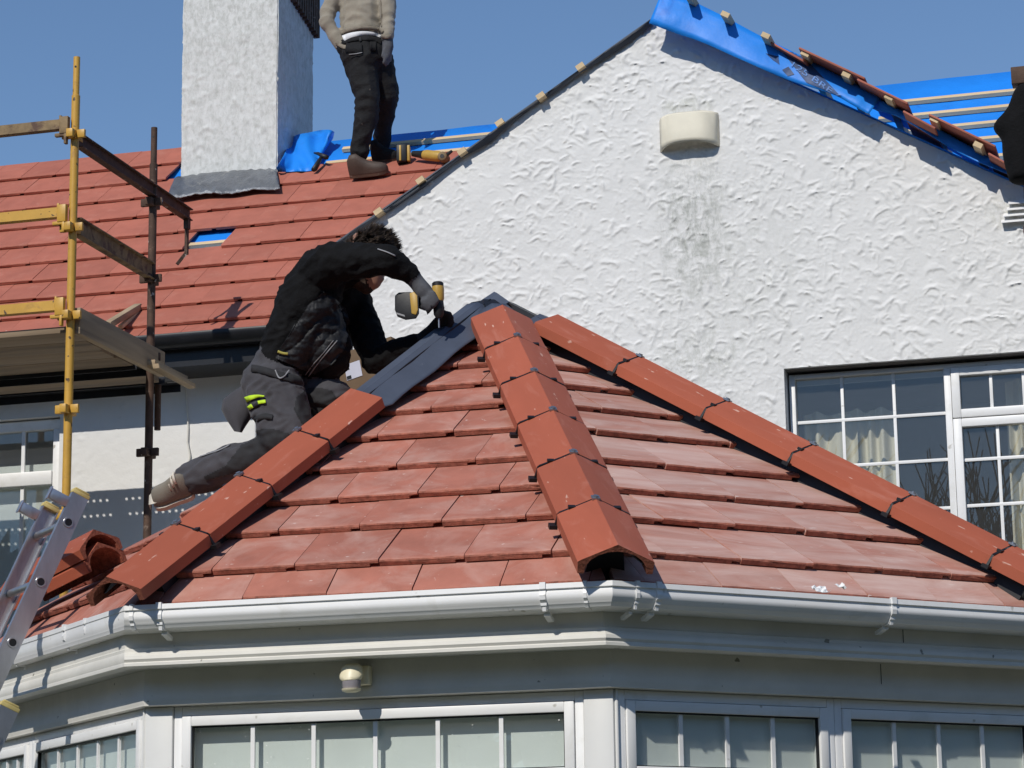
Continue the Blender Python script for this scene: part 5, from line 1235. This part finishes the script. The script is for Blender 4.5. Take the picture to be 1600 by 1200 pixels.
# ---------------------------------------------------------------- cordless drill in his hand
def drill():
    Yd = YW - .125; o_ = A3(685, 470, Yd)
    dr = empty('cordless_drill', o_, 'yellow and black cordless drill held point down by the kneeling worker', 'drill')
    def V(x, y, dy=0): return A3(x, y, Yd + dy)
    bx0 = [(617, 462), (623, 457), (640, 456), (654, 460), (655, 490), (650, 498), (634, 500), (621, 495), (617, 484)]
    def slab(poly, d0, d1, nm, m_, bev=.004, par=None):
        q = MB(); n = len(poly); q.add([V(x, y, d0) for x, y in poly] + [V(x, y, d1) for x, y in poly], [tuple(range(n)), tuple(range(2 * n - 1, n - 1, -1))] + [(k, n + k, n + (k + 1) % n, (k + 1) % n) for k in range(n)]); return q.build(nm, M_[m_], par or dr, bevel=bev)
    slab(bx0, -.035, .045, 'battery', 'drill_black', .004)
    slab([(619, 488), (632, 492), (633, 495), (620, 491)], -.0365, -.0355, 'battery_print', 'grey_trim', 0)
    slab([(640, 458), (647, 456), (652, 462), (653, 484), (650, 492), (643, 490)], -.039, .048, 'battery_clamp', 'drill_yellow', .003)
    slab([(652, 459), (660, 456), (684, 456), (684, 472), (660, 476), (653, 480)], -.016, .018, 'handle', 'drill_black', .006)
    ax = (V(686, 510) - V(684, 441)).normalized(); c0 = V(684, 441)
    q = MB(); q.tube([c0, c0 + ax * .004], [.019, .023], 18); q.tube([c0 + ax * .004, c0 + ax * .018], .0235, 18); q.build('rear_cap', M_['drill_black'], dr, smooth=40)
    q = MB(); q.tube([c0 + ax * .018, c0 + ax * .03, c0 + ax * .07, c0 + ax * .082], [.0235, .025, .024, .02], 18); q.build('motor_housing', M_['drill_yellow'], dr, smooth=40)
    q = MB(); q.tube([c0 + ax * .08, c0 + ax * .10, c0 + ax * .135, c0 + ax * .15], [.021, .0225, .020, .012], 18); q.build('chuck', M_['drill_black'], dr, smooth=40)
    q = MB(); q.tube([c0 + ax * .15, c0 + ax * .19], .0035, 8); q.build('screw_bit', M_['screw'], dr)
drill()
# ---------------------------------------------------------------- worker standing on the upper roof, back turned
fs = on_roof(560, 268, .03); YS = fs.y
stn = empty('person', fs, 'worker in beige fleece and black jeans standing beside the chimney', 'person')
F_, JN, SK, GL, SH, HR = range(6)
s_mats = [M_['fleece'], M_['jeans'], M_['skin'], M_['glove'], M_['shirt'], M_['hair']]
def B3(x, y, dy=0.): return at(x, y, YS + dy)
caps = [
    (B3(558, 86, -.04), .12, B3(560, 76, -.02), .118, JN), (B3(582, 86, .0), .12, B3(582, 78, .02), .115, JN), (B3(568, 94, -.03), .13, B3(570, 80, -.02), .125, JN),
    
    (B3(560, 50, -.02), .112, B3(562, 0, .0), .118, F_), (B3(582, 50, .03), .11, B3(582, 0, .04), .118, F_), (B3(562, 0, .0), .118, B3(556, -45, .02), .11, F_), (B3(582, 0, .04), .118, B3(590, -45, .05), .11, F_), (B3(570, -40, .03), .13, B3(570, -20, .03), .14, F_),
    (B3(571, 46, -.01), .122, B3(571, -44, .02), .13, F_), (B3(545, 0, .0), .07, B3(548, 48, -.01), .075, F_), (B3(592, 0, .03), .07, B3(590, 50, .02), .072, F_), (B3(570, -62, .04), .062, B3(572, -76, .05), .058, SK), (B3(573, -88, .06), .092, B3(574, -100, .06), .095, HR),
    # left arm, hand pushed in the pocket
    (B3(535, -42, .0), .08, B3(513, 18, -.06), .058, F_), (B3(513, 18, -.06), .058, B3(510, 34, -.08), .056, F_), (B3(510, 34, -.08), .055, B3(534, 72, -.06), .046, F_), (B3(536, 76, -.07), .046, B3(548, 86, -.08), .05, JN),
    # right arm hanging
    (B3(600, -42, .02), .078, B3(606, 14, -.04), .058, F_), (B3(606, 14, -.04), .058, B3(605, 56, -.10), .047, F_), (B3(606, 60, -.10), .038, B3(606, 74, -.10), .042, GL), (B3(606, 74, -.10), .04, B3(604, 88, -.10), .034, GL),
    # left leg
    (B3(560, 86, -.02), .128, B3(574, 152, -.06), .088, JN), (B3(574, 152, -.06), .09, B3(572, 186, -.05), .084, JN), (B3(572, 186, -.05), .082, B3(562, 238, -.02), .066, JN),
    # right leg, bent, foot higher up the slope
    (B3(586, 88, .06), .125, B3(602, 136, .12), .092, JN), (B3(602, 136, .12), .092, B3(604, 154, .14), .086, JN), (B3(604, 154, .14), .082, B3(596, 226, .34), .062, JN),
]
for (x0, y0, x1, y1, dy) in ((602, 90, 599, 99, -.13), (605, 91, 603, 102, -.11), (608, 90, 606, 100, -.09), (610, 86, 610, 96, -.07)): caps.append((B3(x0, y0, dy), .013, B3(x1, y1, dy), .011, GL))
caps.append((B3(600, 78, -.13), .014, B3(597, 88, -.14), .011, GL))
sbody = make_body('body', caps, stn, s_mats, .0095, 5, .0095, (F_, JN), 8, 8)
bvs = bvh_of(sbody)
ribbon(bvs, [(532, 51), (548, 46), (568, 43), (588, 45), (598, 50)], 6, 'hem_rib', M_['fleece_rib'], sbody, .014)
ribbon(bvs, [(525, 66), (534, 72), (542, 74)], 6, 'cuff', M_['fleece_rib'], sbody, .010)
ribbon(bvs, [(596, 56), (604, 58), (612, 56)], 6, 'cuff', M_['fleece_rib'], sbody, .010)
ribbon(bvs, [(592, -20), (595, 5), (596, 25), (596, 42)], 1.2, 'side_seam', M_['fleece_rib'], sbody, .006)
ribbon(bvs, [(536, 60), (548, 55), (566, 52), (584, 53), (595, 57)], lambda t: 9 - 5 * t, 'shirt_hem', M_['shirt'], sbody, .012)
ribbon(bvs, [(534, 66), (550, 61), (570, 59), (590, 62), (597, 66)], 7, 'belt', M_['jeans'], sbody, .010)
for p_ in ([(540, 74), (552, 76), (566, 75)], [(578, 72), (588, 72)]): ribbon(bvs, p_, 14, 'back_pocket', M_['jeans'], sbody, .014)
ribbon(bvs, [(545, 85), (556, 84), (566, 82)], 1, 'pocket_stitching', M_['grey_trim'], sbody, .02)
ribbon(bvs, [(563, 58), (563, 64)], 3.5, 'belt_loop', M_['trouser_dark'], sbody, .018)
def boot(heel, toe, up, parent, m_):
    d = (toe - heel).normalized(); up = (up - d * up.dot(d)).normalized(); sd = d.cross(up); L_ = (toe - heel).length; rings = []; sr = []
    for f, w_, h_ in ((0, .03, .10), (.08, .038, .135), (.25, .042, .14), (.38, .043, .105), (.52, .046, .078), (.7, .048, .06), (.86, .042, .05), (.96, .028, .038), (1, .012, .022)):
        c = heel + d * (L_ * f); rings.append([c + sd * (w_ * math.cos(2 * math.pi * k / 14)) + up * (h_ * max(0, math.sin(2 * math.pi * k / 14))) for k in range(14)])
        sr.append([c + sd * (w_ * 1.06 * math.cos(2 * math.pi * k / 14)) + up * (.002 if math.sin(2 * math.pi * k / 14) > 0 else -.024) for k in range(14)])
    q = MB(); q.strip(rings); o = q.build('boot', m_, parent, smooth=60); q = MB(); q.strip(sr); q.build('sole', M_['rust'], o, smooth=40)
boot(on_roof(547, 271, .055), on_roof(606, 263, .058), EN, stn, M_['boot'])
boot(on_roof(583, 247, .02), on_roof(622, 244, .02), EN, stn, M_['jeans'])
# ---------------------------------------------------------------- tools left on the bare strip of the roof
def tool_hammer():
    p = on_roof(492, 262, .06); root = empty('hammer', p, 'claw hammer lying on blue membrane beside the chimney', 'hammer')
    q = MB(); q.tube([on_roof(490, 265, .05), on_roof(497, 254, .055), on_roof(503, 244, .06)], [.018, .016, .011], 10); q.build('handle', M_['drill_black'], root, smooth=True)
    q = MB(); q.tube([on_roof(491, 239, .07), on_roof(497, 240, .075), on_roof(503, 243, .07), on_roof(511, 246, .065)], [.006, .012, .016, .018], 10); q.build('head', M_['steel_dark'], root, smooth=True)
tool_hammer()
def tool_nailer():
    p = on_roof(632, 252, .08); root = empty('nail_gun', p, 'upright yellow and black tool battery pack standing on the top tile course', 'power tool', 'tools left on the roof')
    q = MB(); M0 = Matrix.Translation(on_roof(629, 255, .02)) @ Matrix.Rotation(R(12), 4, 'Z'); q.box((-.04, -.05, .0), (.035, .05, .125), M0); q.build('battery', M_['drill_black'], root, bevel=.012)
    q = MB(); q.box((.036, -.04, .005), (.055, .04, .12), M0); q.build('clamp', M_['drill_yellow'], root, bevel=.005)
    q = MB(); q.box((-.018, -.055, .004), (-.004, -.0505, .115), M0); q.build('stripe', M_['drill_yellow'], root, bevel=.002)
    p = on_roof(675, 246, .05); root = empty('power_drill', p, 'yellow power drill lying on its side near the gable verge', 'power tool', 'tools left on the roof')
    a_, b_ = on_roof(645, 240, .07), on_roof(690, 245, .07); d = (b_ - a_)
    q = MB(); q.tube([a_, a_ + d * .25, a_ + d * .4], [.02, .026, .034], 12); q.build('grip', M_['drill_black'], root, smooth=50)
    q = MB(); q.tube([a_ + d * .35, a_ + d * .5, a_ + d * .9, a_ + d], [.03, .038, .038, .03], 14); q.build('motor_housing', M_['drill_yellow'], root, smooth=50)
    q = MB(); c = on_roof(694, 247, .06); q.tube([c + Vector((0, -.05, 0)), c + Vector((0, -.045, 0)), c + Vector((0, .03, 0))], [.028, .034, .034], 16); q.build('gear_head', M_['rust_yellow'], root, smooth=50)
    q = MB(); q.tube([c + Vector((0, -.052, 0)), c + Vector((0, -.051, 0))], .015, 12); q.build('socket', M_['black_plastic'], root)
    q = MB(); q.tube([on_roof(698, 242, .09), on_roof(706, 236, .1)], [.014, .01], 10); q.build('switch', M_['drill_black'], root)
tool_nailer()
# ------------------------------------------------------------------ beyond the camera: leaf screen added to dim shade, bare trees mirrored in panes
def added_hedge():
    rs = np.random.RandomState(4); q = MB(); n = 9000
    for _ in range(n):
        a_ = rs.uniform(-2.0, 2.0); rr = 25 + rs.uniform(-1.2, 1.2); h_ = 9.0 * rs.rand() ** .8 * (1 + .16 * math.sin(a_ * 17) + .1 * math.sin(a_ * 41)); c = Vector((math.sin(a_) * rr - 2, -math.cos(a_) * rr + 6, h_))
        u = Vector(rs.normal(size=3)).normalized(); v = u.cross(Vector(rs.normal(size=3))).normalized(); s_ = rs.uniform(.35, .75)
        q.add([c - u * s_ - v * s_, c + u * s_ - v * s_, c + u * s_ * .8 + v * s_, c - u * s_ + v * s_ * .7], [(0, 1, 2, 3)])
    o = q.build('added_hedge', mat('evergreen leaves', (.035, .055, .022), .7, .4, .8, 0), None, fix=False); tag(o, 'unseen leafy screen added behind the viewer to cut light in the shade', 'added_hedge', None, 'stuff')
added_hedge()
def bare_tree(x, y, h_, seed, lab):
    rs = random.Random(seed); q = MB()
    def grow(p, d, r_, L_, lev):
        e = p + d * L_; q.tube([p, (p + e) / 2 + Vector((rs.uniform(-.05, .05), rs.uniform(-.05, .05), 0)) * L_, e], [r_, r_ * .85, r_ * .7], 6, caps=False)
        if lev == 0: return
        for _ in range(3 if lev > 1 else 4):
            nd = (d + Vector((rs.uniform(-.75, .75), rs.uniform(-.75, .75), rs.uniform(-.1, .55)))).normalized(); grow(e - d * L_ * rs.uniform(0, .35), nd, r_ * .6, L_ * rs.uniform(.6, .8), lev - 1)
    root = empty('bare_tree', (x, y, 0), lab, 'tree', 'bare garden trees')
    grow(Vector((x, y, 0)), Vector((0, 0, 1)), h_ * .013, h_ * .29, 5); q.build('trunk', mat('dark bark', (.05, .04, .032), .9, .3, 4, 0), root, smooth=True, fix=False)
for k, (x, y, h_) in enumerate(((-6.6, -12, 12.0), (-4.0, -13.5, 12.6), (-1.6, -12.5, 11.4))): bare_tree(x, y, h_, 20 + k, ('bare tree mirrored at the left of the upstairs window', 'bare tree mirrored in the middle of the upstairs window', 'bare tree mirrored at the right of the upstairs window')[k])
